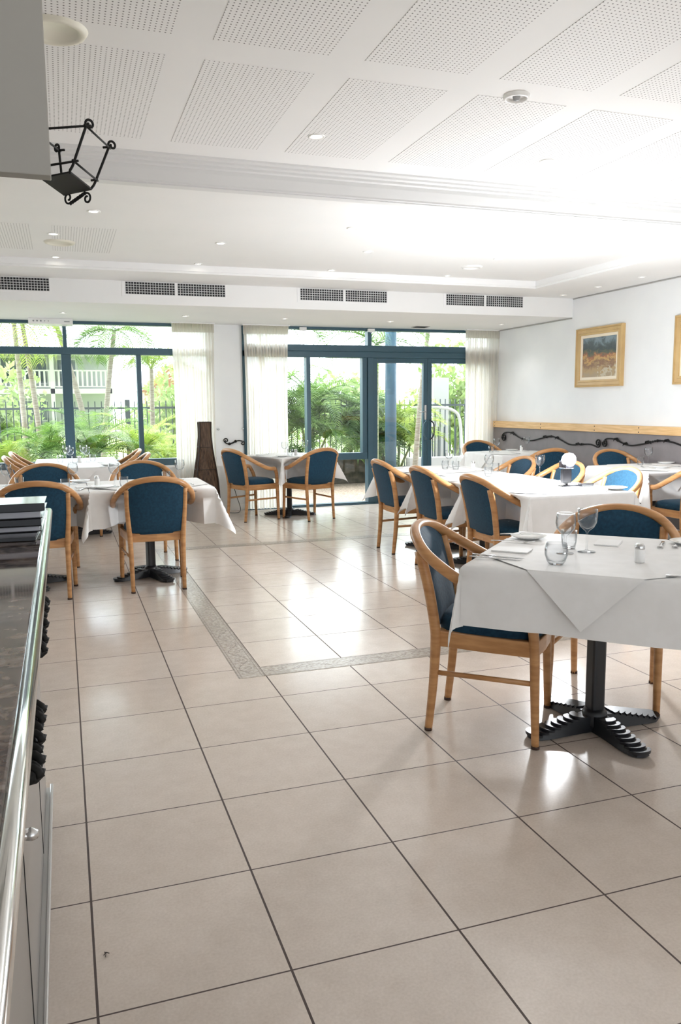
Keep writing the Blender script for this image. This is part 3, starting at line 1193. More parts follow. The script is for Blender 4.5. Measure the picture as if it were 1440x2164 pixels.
table0 = make_table()
tu_ = []
ZT = .7395


def table(x, y, deg, label, footdeg=None, group='pedestal tables'):
    return place(table0, tu_, (x, y, 0), R(deg), label, group, 'table')


def smooth(t):
    t = max(0., min(1., t))
    return t * t * (3 - 2 * t)


def dent(sd, along, e, dents):
    """how far a chair pushed under the table presses the hanging cloth inwards"""
    dd = 0
    for d in dents:
        if d[0] == sd:
            dd = max(dd, d[2] * smooth(e / .13) * smooth((.37 - abs(along - d[1])) / .10))
    return dd


def base_cloth(x, y, deg, label, h=.452, ov=.285, joined=(), seed=1, hx=None, hy=None, ovx=None, tip=.40, dents=(), noc=''):
    """square linen cloth draped over the table; corners fall as soft cones"""
    rnd = random.Random(seed)
    ph = rnd.random() * 6
    hx = hx or h
    hy = hy or h
    E = [0, .004, .010, .02, .04] + [.04 + (ov - .04) * k_ / 7 for k_ in range(1, 8)]

    def ax(hh):
        return [-(hh + e) for e in E[::-1]] + [hh * t for t in (-.8, -.55, -.3, 0, .3, .55, .8)] + [hh + e for e in E]
    U_, V2 = ax(hx), ax(hy)

    def pos(u, v):
        eu, ev = abs(u) - hx, abs(v) - hy
        su, sv = math.copysign(1, u), math.copysign(1, v)
        if eu <= 1e-9 and ev <= 1e-9:
            return (u, v, ZT + .0015 * math.sin(u * 9 + ph) * math.sin(v * 7))
        if ev <= 0 or eu <= 0:
            e = max(eu, ev)
            along = v if ev <= 0 else u
            rip = .007 * (e / ov) * math.sin(along * 13 + ph + (2 if ev <= 0 else 0)) + .004 * (e / ov) * math.sin(along * 29 + ph)
            out = .010 * (1 - math.exp(-e / .008)) + .06 * e + rip
            z = ZT - (e - .010 * (1 - math.exp(-e / .010)) * .6) - .003
            z = min(ZT, z)
            if ev <= 0:
                return (su * (hx + out - dent('+x' if su > 0 else '-x', v, e, dents)), v, z)
            return (u, sv * (hy + out - dent('+y' if sv > 0 else '-y', u, e, dents)), z)
        d = math.hypot(eu, ev)
        th = math.atan2(ev, eu)
        s2 = math.sin(2 * th) ** 2
        out = .010 * (1 - math.exp(-d / .008)) + (.06 + tip * s2) * d
        sx_ = ('%sx' % ('+' if su > 0 else '-')) in joined
        sy_ = ('%sy' % ('+' if sv > 0 else '-')) in joined
        cxx, cyy = math.cos(th), math.sin(th)
        if sx_:
            cxx *= .55
            cyy *= 1.15
        if sy_:
            cyy *= .55
            cxx *= 1.15
        z = ZT - d * math.sqrt(max(.1, 1 - (.06 + tip * s2) ** 2)) - .002
        rip = .012 * math.sin(4 * th * 2 + ph) * d / ov
        return (su * (hx + out * cxx + rip * cyy), sv * (hy + out * cyy - rip * cxx), z)
    mb = MB()
    idx = {}
    Vv, Fs = [], []
    for i, v in enumerate(V2):
        for j, u in enumerate(U_):
            idx[i, j] = len(Vv)
            Vv.append(pos(u, v))
    for i in range(len(V2) - 1):
        for j in range(len(U_) - 1):
            um, vm = (U_[j] + U_[j + 1]) / 2, (V2[i] + V2[i + 1]) / 2
            skip = False
            for s_ in joined:
                sg = 1 if s_[0] == '+' else -1
                if s_[1] == 'x' and um * sg > hx and abs(vm) < hy:
                    skip = True
                if s_[1] == 'y' and vm * sg > hy and abs(um) < hx:
                    skip = True
                if noc == s_ and um * sg > hx:
                    skip = True
            if not skip:
                Fs.append((idx[i, j], idx[i, j + 1], idx[i + 1, j + 1], idx[i + 1, j]))
    mb.add(Vv, Fs, True)
    o = mb.build('tablecloth', M['cloth'], loc=(x, y, 0), rz=R(deg), auto=60)
    return tag(o, label, 'tablecloth', 'white linen tablecloths')


def overlay(x, y, deg, label, h=.452, drop=.205, sides='+x-x+y-y', hx=None, hy=None, dents=()):
    """smaller square cloth laid diagonally; its corners fall over the table edges as triangles"""
    D = h + drop
    mb = MB()
    z0 = ZT + .0045
    c = D - h
    top = [(h, -c), (h, c), (c, h), (-c, h), (-h, c), (-h, -c), (-c, -h), (c, -h)]
    mb.add([(a, b_, z0) for a, b_ in top], [tuple(range(8))])
    es = [0, .003, .008, .018, .035, .06, .10, .14, .18, drop]
    for sd, (dx, dy) in (('+x', (1, 0)), ('-x', (-1, 0)), ('+y', (0, 1)), ('-y', (0, -1))):
        if sd not in sides:
            continue
        P = []
        for e in es:
            out0 = h + .015 * (1 - math.exp(-e / .008)) + .145 * e + .002
            z = min(z0, z0 - (e - .006 * (1 - math.exp(-e / .010))) - (.002 if e > 0 else 0))
            row = []
            for q in range(-3, 4):
                t = (c - e) * q / 3
                out = out0 - dent(sd, t, e, dents)
                row.append((dx * out - dy * t, dy * out + dx * t, z))
            P.append(row)
        mb.grid(P, smooth=True)
    o = mb.build('top_cloth', M['cloth'], loc=(x, y, 0), rz=R(deg), auto=60)
    return tag(o, label, 'tablecloth', 'diagonal white top cloths')


# nearest table, turned 45 degrees
TN = (2.053, .985)
t = table(2.037, .985, 0, 'black pedestal table nearest the camera, under the white cloth')
for ch in [c_ for c_ in bpy.data.objects if c_.parent == t and c_.name.startswith('table_top')]:
    ch.rotation_euler[2] = R(45)
    ch.location = (.016, 0, 0)
    ch.scale = (.985, .985, 1)
DN = (('+y', 0, .24), ('+x', 0, .24))
base_cloth(*TN, 45, 'white linen cloth on the table nearest the camera', ov=.23, seed=3, tip=.12, dents=DN)
overlay(*TN, 45, 'white top cloth whose pointed corner hangs towards us on the nearest table', dents=DN)
index_kids(t)


def tset(x, y, deg, fdeg, tl, cl, ol, joined=(), seed=1, sides='+x-x+y-y', sz=(.45, .45), drop=.205, dents=(), noc=''):
    t_ = table(x, y, fdeg, tl)
    ch = [c_ for c_ in bpy.data.objects if c_.parent == t_ and c_.name.startswith('table_top')][0]
    ch.rotation_euler[2] = R(deg - fdeg)
    ch.scale = (sz[0] / .45, sz[1] / .45, 1)
    base_cloth(x, y, deg, cl, joined=joined, seed=seed, hx=sz[0] + .002, hy=sz[1] + .002, dents=dents, ov=.275, noc=noc)
    if ol:
        overlay(x, y, deg, ol, sides=sides, h=min(sz) + .002, drop=drop, dents=dents)


tset(.605, 4.76, 0, 22, 'black pedestal table with ribbed feet behind the whole chair back, front left', 'white linen cloth on the right half of the front left table',
     'white top cloth laid over the right half of the front left table', ('-x',), 5, '+x+y-y', (.45, .43), dents=(('-y', 0, .24), ('+y', 0, .2)))
tset(-.305, 4.76, 0, 22, 'black pedestal table whose foot shows beside the bar counter', 'white linen cloth on the left half of the front left table',
     'white top cloth laid over the left half of the front left table', ('+x',), 8, '-x+y-y', (.45, .43), dents=(('-y', .1, .24), ('+y', .1, .2)), noc='+x')
tset(.12, 7.17, 0, 0, 'nearer pedestal table of the left window pair', 'white linen cloth on the nearer half of the left window table',
     'white top cloth with its corner towards us on the left window table', ('+y',), 11, '+x-x-y', (.43, .43), dents=(('-x', 0, .25), ('+x', 0, .25)))
tset(.12, 8.0, 0, 0, 'pedestal table closest to the glass of the left window', 'white linen cloth on the half of the left window table by the glass',
     None, ('-y', '+y'), 12, '+x-x', (.43, .42), dents=(('-x', 0, .25), ('+x', 0, .25)))
tset(2.60, 7.84, 22, 67, 'black pedestal table in the corner by the second curtain', 'white linen cloth on the corner table by the second curtain',
     'white top cloth on the corner table by the second curtain', (), 15, sz=(.385, .385), dents=(('-x', 0, .17), ('-y', 0, .24)))
for i, (y, tl, cl, ol) in enumerate(((3.30, 'pedestal table at the camera end of the long table', 'white linen cloth at the camera end of the long table', 'white top cloth at the camera end of the long table'),
                                     (4.20, 'middle pedestal table of the long table', 'white linen cloth on the middle of the long table', 'white top cloth on the middle of the long table'),
                                     (5.10, 'pedestal table at the glass door end of the long table', 'white linen cloth at the glass door end of the long table', 'white top cloth at the glass door end of the long table'))):
    tset(3.29, y, 0, 45, tl, cl, ol, (('+y',), ('+y', '-y'), ('-y',))[i], 20 + i, ('+x-x-y', '+x-x', '+x-x+y')[i], sz=(.41, .45), dents=(('-x', 0, .25), ('+x', 0, .2)))
tset(5.26, 7.02, 0, 45, 'pedestal table against the far end of the right wall', 'white linen cloth on the far wall table beside the right curtain', 'white top cloth on the far wall table beside the right curtain', ('+x',), 31, '-x+y-y', sz=(.42, .45), dents=(('+y', 0, .1),))
tset(5.24, 4.48, 0, 45, 'pedestal table against the right wall under the paintings', 'white linen cloth on the right wall table under the paintings', 'white top cloth on the right wall table under the paintings', ('+x',), 33, '-x+y-y', sz=(.42, .43), dents=(('+y', .1, .1), ('-y', -.15, .15)))

# ------------------------------------------------------------------ tableware
ZW = ZT + .0055


def lathe_thing(name, prof, m, cat, n=28):
    return MB().lathe(prof, n, cap=False).build(name, m)


WA = [(.0001, 0), (.034, .0005), (.034, .002), (.010, .006), (.0045, .012), (.004, .060), (.006, .072), (.022, .084), (.036, .102), (.0405, .125), (.038, .150), (.036, .165),
      (.0345, .165), (.0365, .150), (.039, .125), (.0345, .104), (.021, .087), (.0001, .080)]
WB = [(.0001, 0), (.036, .0005), (.036, .002), (.010, .006), (.004, .012), (.0038, .078), (.007, .086), (.026, .102), (.038, .124), (.041, .150), (.039, .178),
      (.0375, .178), (.0395, .150), (.0365, .125), (.025, .105), (.0001, .094)]
TU = [(.0001, 0), (.026, 0), (.031, .03), (.033, .078), (.0315, .078), (.0295, .03), (.0245, .008), (.0001, .008)]
ST = [(.0001, 0), (.026, 0), (.035, .012), (.043, .035), (.044, .055), (.038, .082), (.0365, .082), (.0425, .055), (.0415, .036), (.034, .015), (.0001, .008)]
PL = [(.0001, .002), (.040, .002), (.045, 0), (.050, .002), (.080, .014), (.081, .016), (.079, .0165), (.048, .0055), (.0001, .0045)]
pro = {k_: (MB().lathe(p_, 32, cap=False).build(n_, mm), [], n_) for k_, p_, n_, mm in
       (('wa', WA, 'wine_glass', M['glass']), ('wb', WB, 'wine_glass', M['glass']), ('tu', TU, 'tumbler', M['glass']), ('st', ST, 'stemless_glass', M['glass']), ('pl', PL, 'side_plate', M['china']))}


def shaker_make():
    o = empty('salt_shaker', (0, 0, 0))
    MB().lathe([(.0001, 0), (.019, 0), (.020, .004), (.019, .045), (.017, .055)], 8, cap=False).build('body', M['salt'], o)
    MB().lathe([(.0178, .050), (.0185, .054), (.018, .064), (.013, .072), (.0001, .074)], 8, cap=False).build('lid', M['silver'], o)
    return o


sh0 = shaker_make()
pro['sh'] = (sh0, [], 'salt_shaker')


def knife_mb():
    mb = MB()
    mb.tube([(-.105, 0, .003), (-.06, 0, .004), (-.012, 0, .0035)], [(.0028, .0065), (.003, .0058), (.0022, .0042)], 8, upv=(0, 0, 1))
    V = [(-.012, -.006, .001), (.08, -.008, .001), (.105, .004, .001), (-.012, .006, .001), (-.012, -.006, .0030), (.08, -.008, .0022), (.105, .004, .0018), (-.012, .006, .0034)]
    mb.add(V, [(3, 2, 1, 0), (4, 5, 6, 7), (0, 1, 5, 4), (1, 2, 6, 5), (2, 3, 7, 6), (3, 0, 4, 7)])
    return mb


def fork_mb():
    mb = MB()
    mb.tube([(-.10, 0, .003), (-.05, 0, .006), (.0, 0, .010), (.035, 0, .006), (.05, 0, .004)], [(.0016, .0085), (.0015, .0055), (.0015, .0032), (.0015, .006), (.0014, .011)], 8, upv=(0, 0, 1))
    for i in range(4):
        y = -.0093 + i * .0062
        mb.tube([(.048, y, .004), (.07, y, .005), (.095, y, .011)], [.0016, .0015, .0008], 6)
    return mb


def paper_mb():
    mb = MB()
    mb.box(-.075, .075, -.05, .05, 0, .003)
    mb.box(-.074, .076, -.048, .052, .003, .0055)
    return mb


pro['kn'] = (knife_mb().build('table_knife', M['silver']), [], 'table_knife')
pro['fo'] = (fork_mb().build('table_fork', M['silver']), [], 'table_fork')
pro['na'] = (paper_mb().build('folded_napkin', M['paper']), [], 'folded_napkin')
CAT = dict(wa='wine glass', wb='wine glass', tu='glass', st='glass', pl='plate', sh='salt shaker', kn='knife', fo='fork', na='napkin')
GRP = dict(wa='wine glasses on the tables', wb='wine glasses on the tables', tu='water tumblers on the tables', st=None, pl='side plates on the tables', sh='shakers on the tables', kn='table knives', fo='table forks', na='folded napkins on the tables')


def put(k_, x, y, label, deg=0, z=ZW):
    p_ = pro[k_]
    return place(p_[0], p_[1], (x, y, z), R(deg), label, GRP[k_], CAT[k_])


# nearest table
put('st', 1.745, .86, 'round stemless glass standing in front of the others on the nearest table')
put('wa', 1.905, 1.035, 'shorter tulip wine glass, left of the two on the nearest table')
put('wb', 2.005, 1.03, 'taller wide wine glass, right of the two on the nearest table')
put('tu', 1.985, 1.125, 'small straight tumbler between the two wine glasses on the nearest table')
put('sh', 2.06, .775, 'white salt shaker with metal lid on the nearest table')
put('pl', 1.965, 1.405, 'white side plate at the far left edge of the nearest table')
put('kn', 1.945, 1.415, 'butter knife lying across the side plate on the nearest table', -22, ZW + .0175)
put('fo', 1.845, 1.335, 'fork lying between side plate and knives on the nearest table', -45)
put('na', 1.735, 1.165, 'white folded paper napkin between the cutlery on the nearest table', -45)
put('kn', 1.585, 1.035, 'front knife of the pair at the left corner of the nearest table', -41)
put('kn', 1.615, 1.068, 'rear knife of the pair at the left corner of the nearest table', -44)
put('na', 2.215, 1.165, 'white folded paper napkin in front of the facing chair on the nearest table', 45)
put('fo', 2.385, 1.035, 'left of two forks pointing at us by the far right corner of the nearest table', 225)
put('fo', 2.445, 1.015, 'right of two forks pointing at us by the far right corner of the nearest table', 225)
put('pl', 2.52, 1.02, 'white side plate cut by the right edge on the nearest table')
put('kn', 2.06, .47, 'knife near the hanging top cloth corner at the right edge of the nearest table', -35)
# front left table
q = 'on the front left table'
put('wa', .05, 4.93, 'wine glass above the half hidden chair ' + q)
put('wb', .345, 4.62, 'wine glass left of the whole chair back ' + q)
put('wa', .89, 4.99, 'wine glass before the curtain at the right end ' + q)
put('wa', -.44, 5.02, 'wine glass at the left picture edge ' + q)
put('tu', -.34, 4.84, 'tumbler near the left picture edge ' + q)
put('tu', -.01, 4.56, 'tumbler beside the half hidden chair ' + q)
put('tu', .41, 4.56, 'tumbler just left of the whole chair back ' + q)
put('tu', .77, 4.93, 'tumbler behind the whole chair back ' + q)
put('sh', .225, 4.80, 'salt shaker in the middle ' + q)
put('pl', .25, 4.56, 'side plate right above the cloth fold ' + q)
put('pl', .10, 5.12, 'side plate on the far side ' + q)
put('na', .14, 4.66, 'folded napkin left of the side plate ' + q, 10)
put('na', -.22, 4.55, 'folded napkin behind the bar counter menus ' + q, 5)
put('kn', .10, 4.50, 'knife beside the cloth fold ' + q, 80)
put('kn', .93, 4.60, 'knife at the right end ' + q, 90)
put('fo', .66, 5.08, 'fork on the far side ' + q, 90)
# left window table
q = 'on the left window table'
put('wa', .055, 7.55, 'left one of the front wine glasses ' + q)
put('wb', .02, 7.72, 'rear left wine glass ' + q)
put('wb', .20, 7.72, 'rear right wine glass ' + q)
put('wa', .225, 7.56, 'right one of the front wine glasses ' + q)
put('tu', -.05, 7.60, 'left tumbler ' + q)
put('tu', .29, 7.62, 'right tumbler ' + q)
put('tu', .10, 7.42, 'tumbler in front of the shaker ' + q)
put('sh', .15, 7.50, 'pepper coloured shaker between the glasses ' + q)
put('kn', -.20, 7.30, 'knife at the front left place ' + q, 0)
put('kn', -.20, 7.95, 'knife at the rear left place ' + q, 0)
put('fo', -.20, 7.12, 'fork at the front left place ' + q, 0)
put('fo', .42, 7.30, 'fork at the front right place ' + q, 180)
put('pl', .42, 6.95, 'side plate at the front right corner ' + q)
put('kn', .42, 7.95, 'knife at the rear right place ' + q, 0)
# corner table
q = 'on the corner table by the second curtain'
put('wa', 2.50, 7.66, 'wine glass against the curtain edge ' + q)
put('wb', 2.76, 7.68, 'wine glass before the window mullion ' + q)
put('tu', 2.555, 7.62, 'tumbler beside the curtain edge ' + q)
put('tu', 2.87, 7.66, 'tumbler right of the wine glass ' + q)
put('sh', 2.64, 7.66, 'salt shaker between the glasses ' + q)
put('kn', 2.27, 7.80, 'knife at the left place ' + q, 20)
put('pl', 2.43, 7.50, 'side plate towards the front ' + q)
put('fo', 2.30, 7.95, 'fork at the left place ' + q, 20)
# long table
q = 'on the long table'
put('wa', 3.47, 5.22, 'wine glass before the right glass door ' + q)
put('wb', 3.58, 5.28, 'second wine glass beside the glass door handle ' + q)
put('tu', 3.36, 5.08, 'tumbler nearest the glass doors ' + q)
put('tu', 3.42, 4.98, 'second tumbler towards the glass doors ' + q)
put('sh', 3.60, 4.98, 'shaker at the glass door end ' + q)
put('wa', 3.47, 4.45, 'wine glass in front of the far wall table cloth ' + q)
put('tu', 3.62, 4.60, 'tumbler in front of the far wall table cloth ' + q)
put('wb', 3.72, 4.05, 'large bright wine glass just left of the flash lamp ' + q)
put('tu', 3.35, 4.25, 'tumbler in the middle ' + q)
put('pl', 3.66, 2.99, 'side plate at the right corner nearest us ' + q)
put('pl', 3.05, 4.42, 'side plate between the middle left chairs ' + q)
put('kn', 3.08, 3.12, 'knife by the nearest left chair ' + q, 0)
put('fo', 3.62, 3.62, 'fork right of the flash lamp ' + q, 180)
put('kn', 3.60, 4.78, 'knife by the leftmost far side chair ' + q, 180)
put('kn', 3.05, 5.32, 'knife by the far left chair ' + q, 0)
# far wall table
q = 'on the far wall table'
put('wa', 5.12, 7.20, 'wine glass in front of the chair facing us ' + q)
put('tu', 5.00, 7.12, 'tumbler in front of the chair facing us ' + q)
put('wb', 5.55, 7.20, 'wine glass against the grey dado ' + q)
put('sh', 5.45, 7.16, 'salt shaker near the right end ' + q)
put('pl', 5.42, 7.34, 'side plate near the grey dado ' + q)
put('kn', 5.15, 6.80, 'knife at the near side ' + q, 90)
# right wall table
q = 'on the right wall table'
put('wa', 5.42, 4.78, 'wine glass in front of the iron scroll ' + q)
put('tu', 5.28, 4.72, 'tumbler left of the wine glass ' + q)
put('pl', 5.62, 4.76, 'side plate with napkin near the dado ' + q)
put('pl', 5.22, 4.36, 'side plate on the near side ' + q)
put('fo', 5.10, 4.40, 'fork on the near side ' + q, 90)
put('kn', 5.44, 4.40, 'knife on the near side ' + q, 90)

# flash lamp on the long table
fx, fy = 3.46, 3.30
o = empty('flash_lamp', (fx, fy, ZW), label='firing camera flash standing on the long table, glowing white', cat='flash lamp')
MB().box(-.045, .045, -.035, .035, 0, .006).box(-.012, .012, -.012, .012, .006, .022).build('foot', M['black'], o, bevel=.002)
MB().box(-.035, .035, -.022, .022, .022, .125).build('body', M['black'], o, bevel=.006)
MB().box(-.038, .038, -.048, .04, .13, .185).build('head', M['black'], o, bevel=.006)
MB().lathe([(.0001, -.050), (.03, -.042), (.045, -.024), (.052, 0), (.045, .024), (.03, .042), (.0001, .050)], 28, c=(0, -.03, .195), cap=False).build('starburst_ball', M['flash'], o)  # glowing ball added to stand in for the starburst glare of the flash
fl = bpy.data.lights.new('flash_light', 'POINT')
fl.energy = 95
fl.color = (.94, .97, 1)
fl.shadow_soft_size = .075
fo_ = bpy.data.objects.new('flash_light', fl)
COL.objects.link(fo_)
fo_.location = (fx, fy - .03, ZW + .33)
fo_['kind'] = 'helper'
tag(MB().box(-.05, .05, -.03, .03, 0, .022).tube([(-.05, 0, .008), (-.14, .02, .006), (-.20, .0, .005)], .006, 6).build('flash_trigger', M['black'], loc=(3.585, 3.235, ZW), bevel=.004), 'small black trigger box lying right of the flash lamp', 'trigger')

# ------------------------------------------------------------------ wicker floor lamp
o = empty('floor_lamp', (1.625, 8.14, 0), label='tall dark brown wicker floor lamp flaring to its foot, beside the first curtain', cat='floor lamp')
prof2 = [(.145, .02), (.150, .10), (.156, .20), (.152, .32), (.143, .45), (.125, .58), (.103, .72), (.086, .85), (.076, .97), (.074, 1.06), (.077, 1.15)]
V, Fs = [], []
sq = MB()
P = []
for r_, z in prof2:
    row = []
    for j in range(33):
        a = 2 * PI * j / 32 + PI / 4
        ca, sa = math.cos(a), math.sin(a)
        k_ = 1 / max(abs(ca), abs(sa)) ** .7
        row.append((r_ * ca * k_ * .98, r_ * sa * k_ * .98, z))
    P.append(row)
sq.grid(P)
sq.build('shade', M['wicker'], o)
ribs = MB()
for j in range(4):
    a = PI / 4 + j * PI / 2
    k_ = 1 / max(abs(math.cos(a)), abs(math.sin(a))) ** .7
    ribs.tube([(r_ * math.cos(a) * k_, r_ * math.sin(a) * k_, z) for r_, z in prof2], .008, 6)
ribs.build('corner_canes', M['basew'], o)
vr = MB()
for i in range(0, 32):
    a = 2 * PI * i / 32 + PI / 4
    k_ = 1 / max(abs(math.cos(a)), abs(math.sin(a))) ** .7
    vr.tube([(r_ * math.cos(a) * k_, r_ * math.sin(a) * k_, z) for r_, z in prof2], .0028, 4)
vr.build('cane_strips', M['wicker'], o)
rg = MB()
for ri in (10, 6, 4, 0):
    r_, z = prof2[ri]
    if ri == 6:
        r_, z = .086, .85
    if ri == 4:
        r_, z = .125, .58
    pts = []
    for j in range(16):
        a = 2 * PI * j / 16
        k_ = 1 / max(abs(math.cos(a)), abs(math.sin(a))) ** .7
        pts.append((r_ * math.cos(a) * k_ * 1.01, r_ * math.sin(a) * k_ * 1.01, z))
    rg.tube(pts, .005, 6, closed=True)
rg.build('bands', M['basew'], o)
MB().box(-.15, .15, -.15, .15, 0, .02).build('base', M['basew'], o, bevel=.004)
cdp = crs([(1.79, 8.2, .01), (1.88, 8.28, .008), (2.02, 8.22, .008), (2.09, 8.35, .04), (2.06, 8.44, .2), (2.03, 8.47, .33)], 6)
tag(MB().tube(cdp, .004, 6).build('power_cord', M['cord']), 'thin black power cord trailing over the floor at the pillar foot', 'cord')

# ------------------------------------------------------------------ bar counter, menus, ornament
XC = -.058
ZK = 1.03
o = empty('bar_counter', (-.5, 0, 0), label='long bar counter with polished brown granite top at the left edge', cat='counter')
MB().box(-1.3, XC + .5 - .012, -3.4, 1.02, ZK - .035, ZK).build('worktop', M['marble'], o, bevel=.003)
ed = MB()
ed.tube([(XC + .5 - .005, -3.4, ZK - .012), (XC + .5 - .005, 1.026, ZK - .012)], [(.0125, .0105)] * 2, 14)
ed.tube([(XC + .5 - .005, 1.026, ZK - .012), (-1.3, 1.026, ZK - .012)], .0115, 14)
ed.build('chrome_edge', M['chrome'], o)
MB().box(-1.28, -.12 + .5, -3.4, .98, .10, ZK - .036).build('front_panel', M['counterpanel'], o, bevel=.003)
for y in (-1.9, -1.05, -.18, .55):
    MB().box(-.1205 + .5, -.1185 + .5, y - .002, y + .002, .11, ZK - .05).build('panel_joint', M['dark'], o)
MB().box(-1.28, -.105 + .5, -3.4, 1.0, 0, .095).box(-.108 + .5, -.098 + .5, -3.4, 1.0, .095, .108).build('kick_board', M['kick'], o, bevel=.003)
MB().tube([(-.12 + .5, -.33, .63), (-.098 + .5, -.33, .63)], [.006, .011], 12).lathe([(.0001, -.013), (.012, -.006), (.012, .006), (.0001, .013)], 12, c=(-.094 + .5, -.33, .63), cap=False).build('knob', M['silver'], o)


def counter_scroll(y0, y1, z, label, spir):
    mb = MB()
    x = -.080
    n_ = 30
    P_ = [Vector((x, y0 + (y1 - y0) * i / n_, z + .012 * math.sin(i / n_ * PI * 2))) for i in range(n_ + 1)]
    mb.tube(P_, .009, 8)
    for i in range(3, 28, 3):
        rr = .015 if i % 6 == 3 else .011
        p = P_[i]
        pts = [p + Vector((math.cos(a) * rr, (a / (2 * PI) - .5) * .035, math.sin(a) * rr)) for a in [k_ * PI / 5 for k_ in range(11)]]
        mb.tube(pts, .007, 6)
    if spir:
        mb.tube(spiral((x, y1 - .0, z + .03), .03, .01, -PI / 2, 1.2, ((0, -1, 0), (0, 0, 1))), .007, 8)
    for y in (y0 + .05, y1 - .05):
        mb.tube([(-.12, y, z), (x, y, z)], .006, 6)
    return tag(mb.build('counter_scroll', M['wiron']), label, 'counter ornament', 'wrought iron scrolls under the counter edge')


counter_scroll(.42, -.05, .865, 'black twisted iron scroll under the counter edge, the one farther away', True)
counter_scroll(-.22, -.52, .815, 'black twisted iron scroll under the counter edge, the one closer to us', False)


def menu(x0, x1, y0, y1, z0, z1, rz, label, inner=True):
    cx_, cy_ = (x0 + x1) / 2, (y0 + y1) / 2
    o = empty('menu_folder', (cx_, cy_, z0), R(rz), label=label, cat='menu', group='black menu folders on the counter')
    a, b_, h_ = (x1 - x0) / 2, (y1 - y0) / 2, z1 - z0
    MB().box(-a, a, -b_, b_, 0, .002).box(-a, a, -b_, b_, h_ - .002, h_).box(*((-a, a, -b_ - .001, -b_ + .001) if inner else (-a - .001, -a + .001, -b_, b_)), 0, h_).build('cover', M['black'], o, bevel=.0008)
    MB().box(-a + .003, a - .006, -b_ + .005, b_ - .005, .0022, h_ - .0022).build('pages', M['pages'], o)
    return o


M['pages'] = mat('plastic_sleeved_pages', (.42, .42, .46), .25)
M['black'].node_tree.nodes['Principled BSDF'].inputs['Roughness'].default_value = .16
z = ZK + .0008
for th, x0, x1, y0, y1, rz_, spine, lb in ((.009, -.335, -.080, .36, .57, -2, 1, 'bottom black menu folder, jutting out towards us on the counter'),
                                    (.015, -.332, -.072, .44, .62, 1, 0, 'second menu folder from the bottom of the stack'),
                                    (.016, -.330, -.070, .445, .62, -1.2, 1, 'third black menu folder from the bottom of the stack'),
                                    (.019, -.335, -.069, .455, .63, 1.0, 0, 'second menu folder from the top of the stack, grey pages towards us'),
                                    (.020, -.333, -.060, .45, .62, -1, 1, 'topmost black menu folder of the stack on the counter')):
    menu(x0, x1, y0, y1, z, z + th, rz_, lb, spine)
    z += th + .0006

# overhead panel above the counter, with the iron lantern behind it
struct('wall_overhead', MB().box(-1.6, -.003, .30, .345, 1.877, ZN), M['overhead'], bevel=.002)
o = empty('iron_lantern', (.035, .465, 1.90), label='black wrought iron lantern frame with square plate, hanging beside the overhead panel', cat='lantern')
O = Vector((.035, .465, 1.90))
Bt = [Vector((-.028, .425, 1.90)), Vector((.040, .350, 1.90)), Vector((.094, .495, 1.90)), Vector((.026, .575, 1.90))]
Tp = [Vector((-.045, .46, 2.02)), Vector((.083, .385, 2.02)), Vector((.143, .535, 2.02)), Vector((.022, .60, 2.02))]
Tp[1] = Vector((.0815, .372, 2.015))
Tp[2] = Vector((.1415, .52, 2.015))
Tp[3] = Vector((.020, .585, 2.015))
Tp[0] = Tp[1] + Tp[3] - Tp[2]
pl_ = MB()
V = [p - O for p in Bt] + [p - O + Vector((0, 0, .004)) for p in Bt]
pl_.add(V, [(3, 2, 1, 0), (4, 5, 6, 7), (0, 1, 5, 4), (1, 2, 6, 5), (2, 3, 7, 6), (3, 0, 4, 7)])
pl_.build('base_plate', M['wiron'], o)
ps = MB()
rw = .0032
for i in range(4):
    b_, t_ = Bt[i] - O, Tp[i] - O
    ctr = sum((p - O for p in Bt), Vector()) / 4
    outw = (t_ - b_).normalized()
    hd = Vector((outw.x, outw.y, 0)).normalized()
    bend = b_ * .93 + ctr * .07 + Vector((0, 0, .001))
    kn = b_ + (t_ - b_) * .16
    pth = crs([bend, b_ + Vector((0, 0, .006)), kn, b_ + (t_ - b_) * .5, t_], 4)
    ps.tube(pth, rw, 8)
    # curl on top, rolling outwards
    cc = t_ + hd * .010 + Vector((0, 0, .006))
    ps.tube([t_] + spiral(cc, .0115, .004, PI * .95, -1.05, (hd, (0, 0, 1)), 16), rw * .95, 8)
ps.build('posts', M['wiron'], o)
rr_ = MB()
Md = [b_ + (t_ - b_) * .24 for b_, t_ in zip(Bt, Tp)]
for R4, ext in ((Tp, 0), (Md, 1)):
    for i in range(4):
        a_, c_ = R4[i] - O, R4[(i + 1) % 4] - O
        dd = (c_ - a_).normalized()
        if i == 2:      # this side is open: only short stubs are left on the posts
            rr_.tube([a_ - dd * .004, a_ + dd * .016], rw * .9, 8)
            rr_.tube([c_ + dd * .004, c_ - dd * .016], rw * .9, 8)
            continue
        rr_.tube([a_ - dd * .010, c_ + dd * .012], rw * .85, 8)
rr_.build('rails', M['wiron'], o)
sc_ = MB()
e0, e1 = Bt[3] - O, Bt[2] - O
mid = (e0 + e1) / 2 + Vector((0, 0, -.012))
dd = (e1 - e0).normalized()
pt_ = [mid - dd * .028 + Vector((0, 0, -.010)), mid - dd * .012 + Vector((0, 0, -.006)), mid + dd * .012 + Vector((0, 0, .002)), mid + dd * .026 + Vector((0, 0, .008))]
sc_.tube(pt_, .0035, 8)
for k_ in range(7):
    p = pt_[0].lerp(pt_[3], k_ / 6)
    sc_.lathe([(.0001, -.006), (.0058, 0), (.0001, .006)], 8, c=tuple(p), cap=False)
sc_.tube(spiral(mid - dd * .036 + Vector((0, 0, .004)), .015, .005, -PI * .3, -1.1, (dd, (0, 0, 1))), .0026, 6)
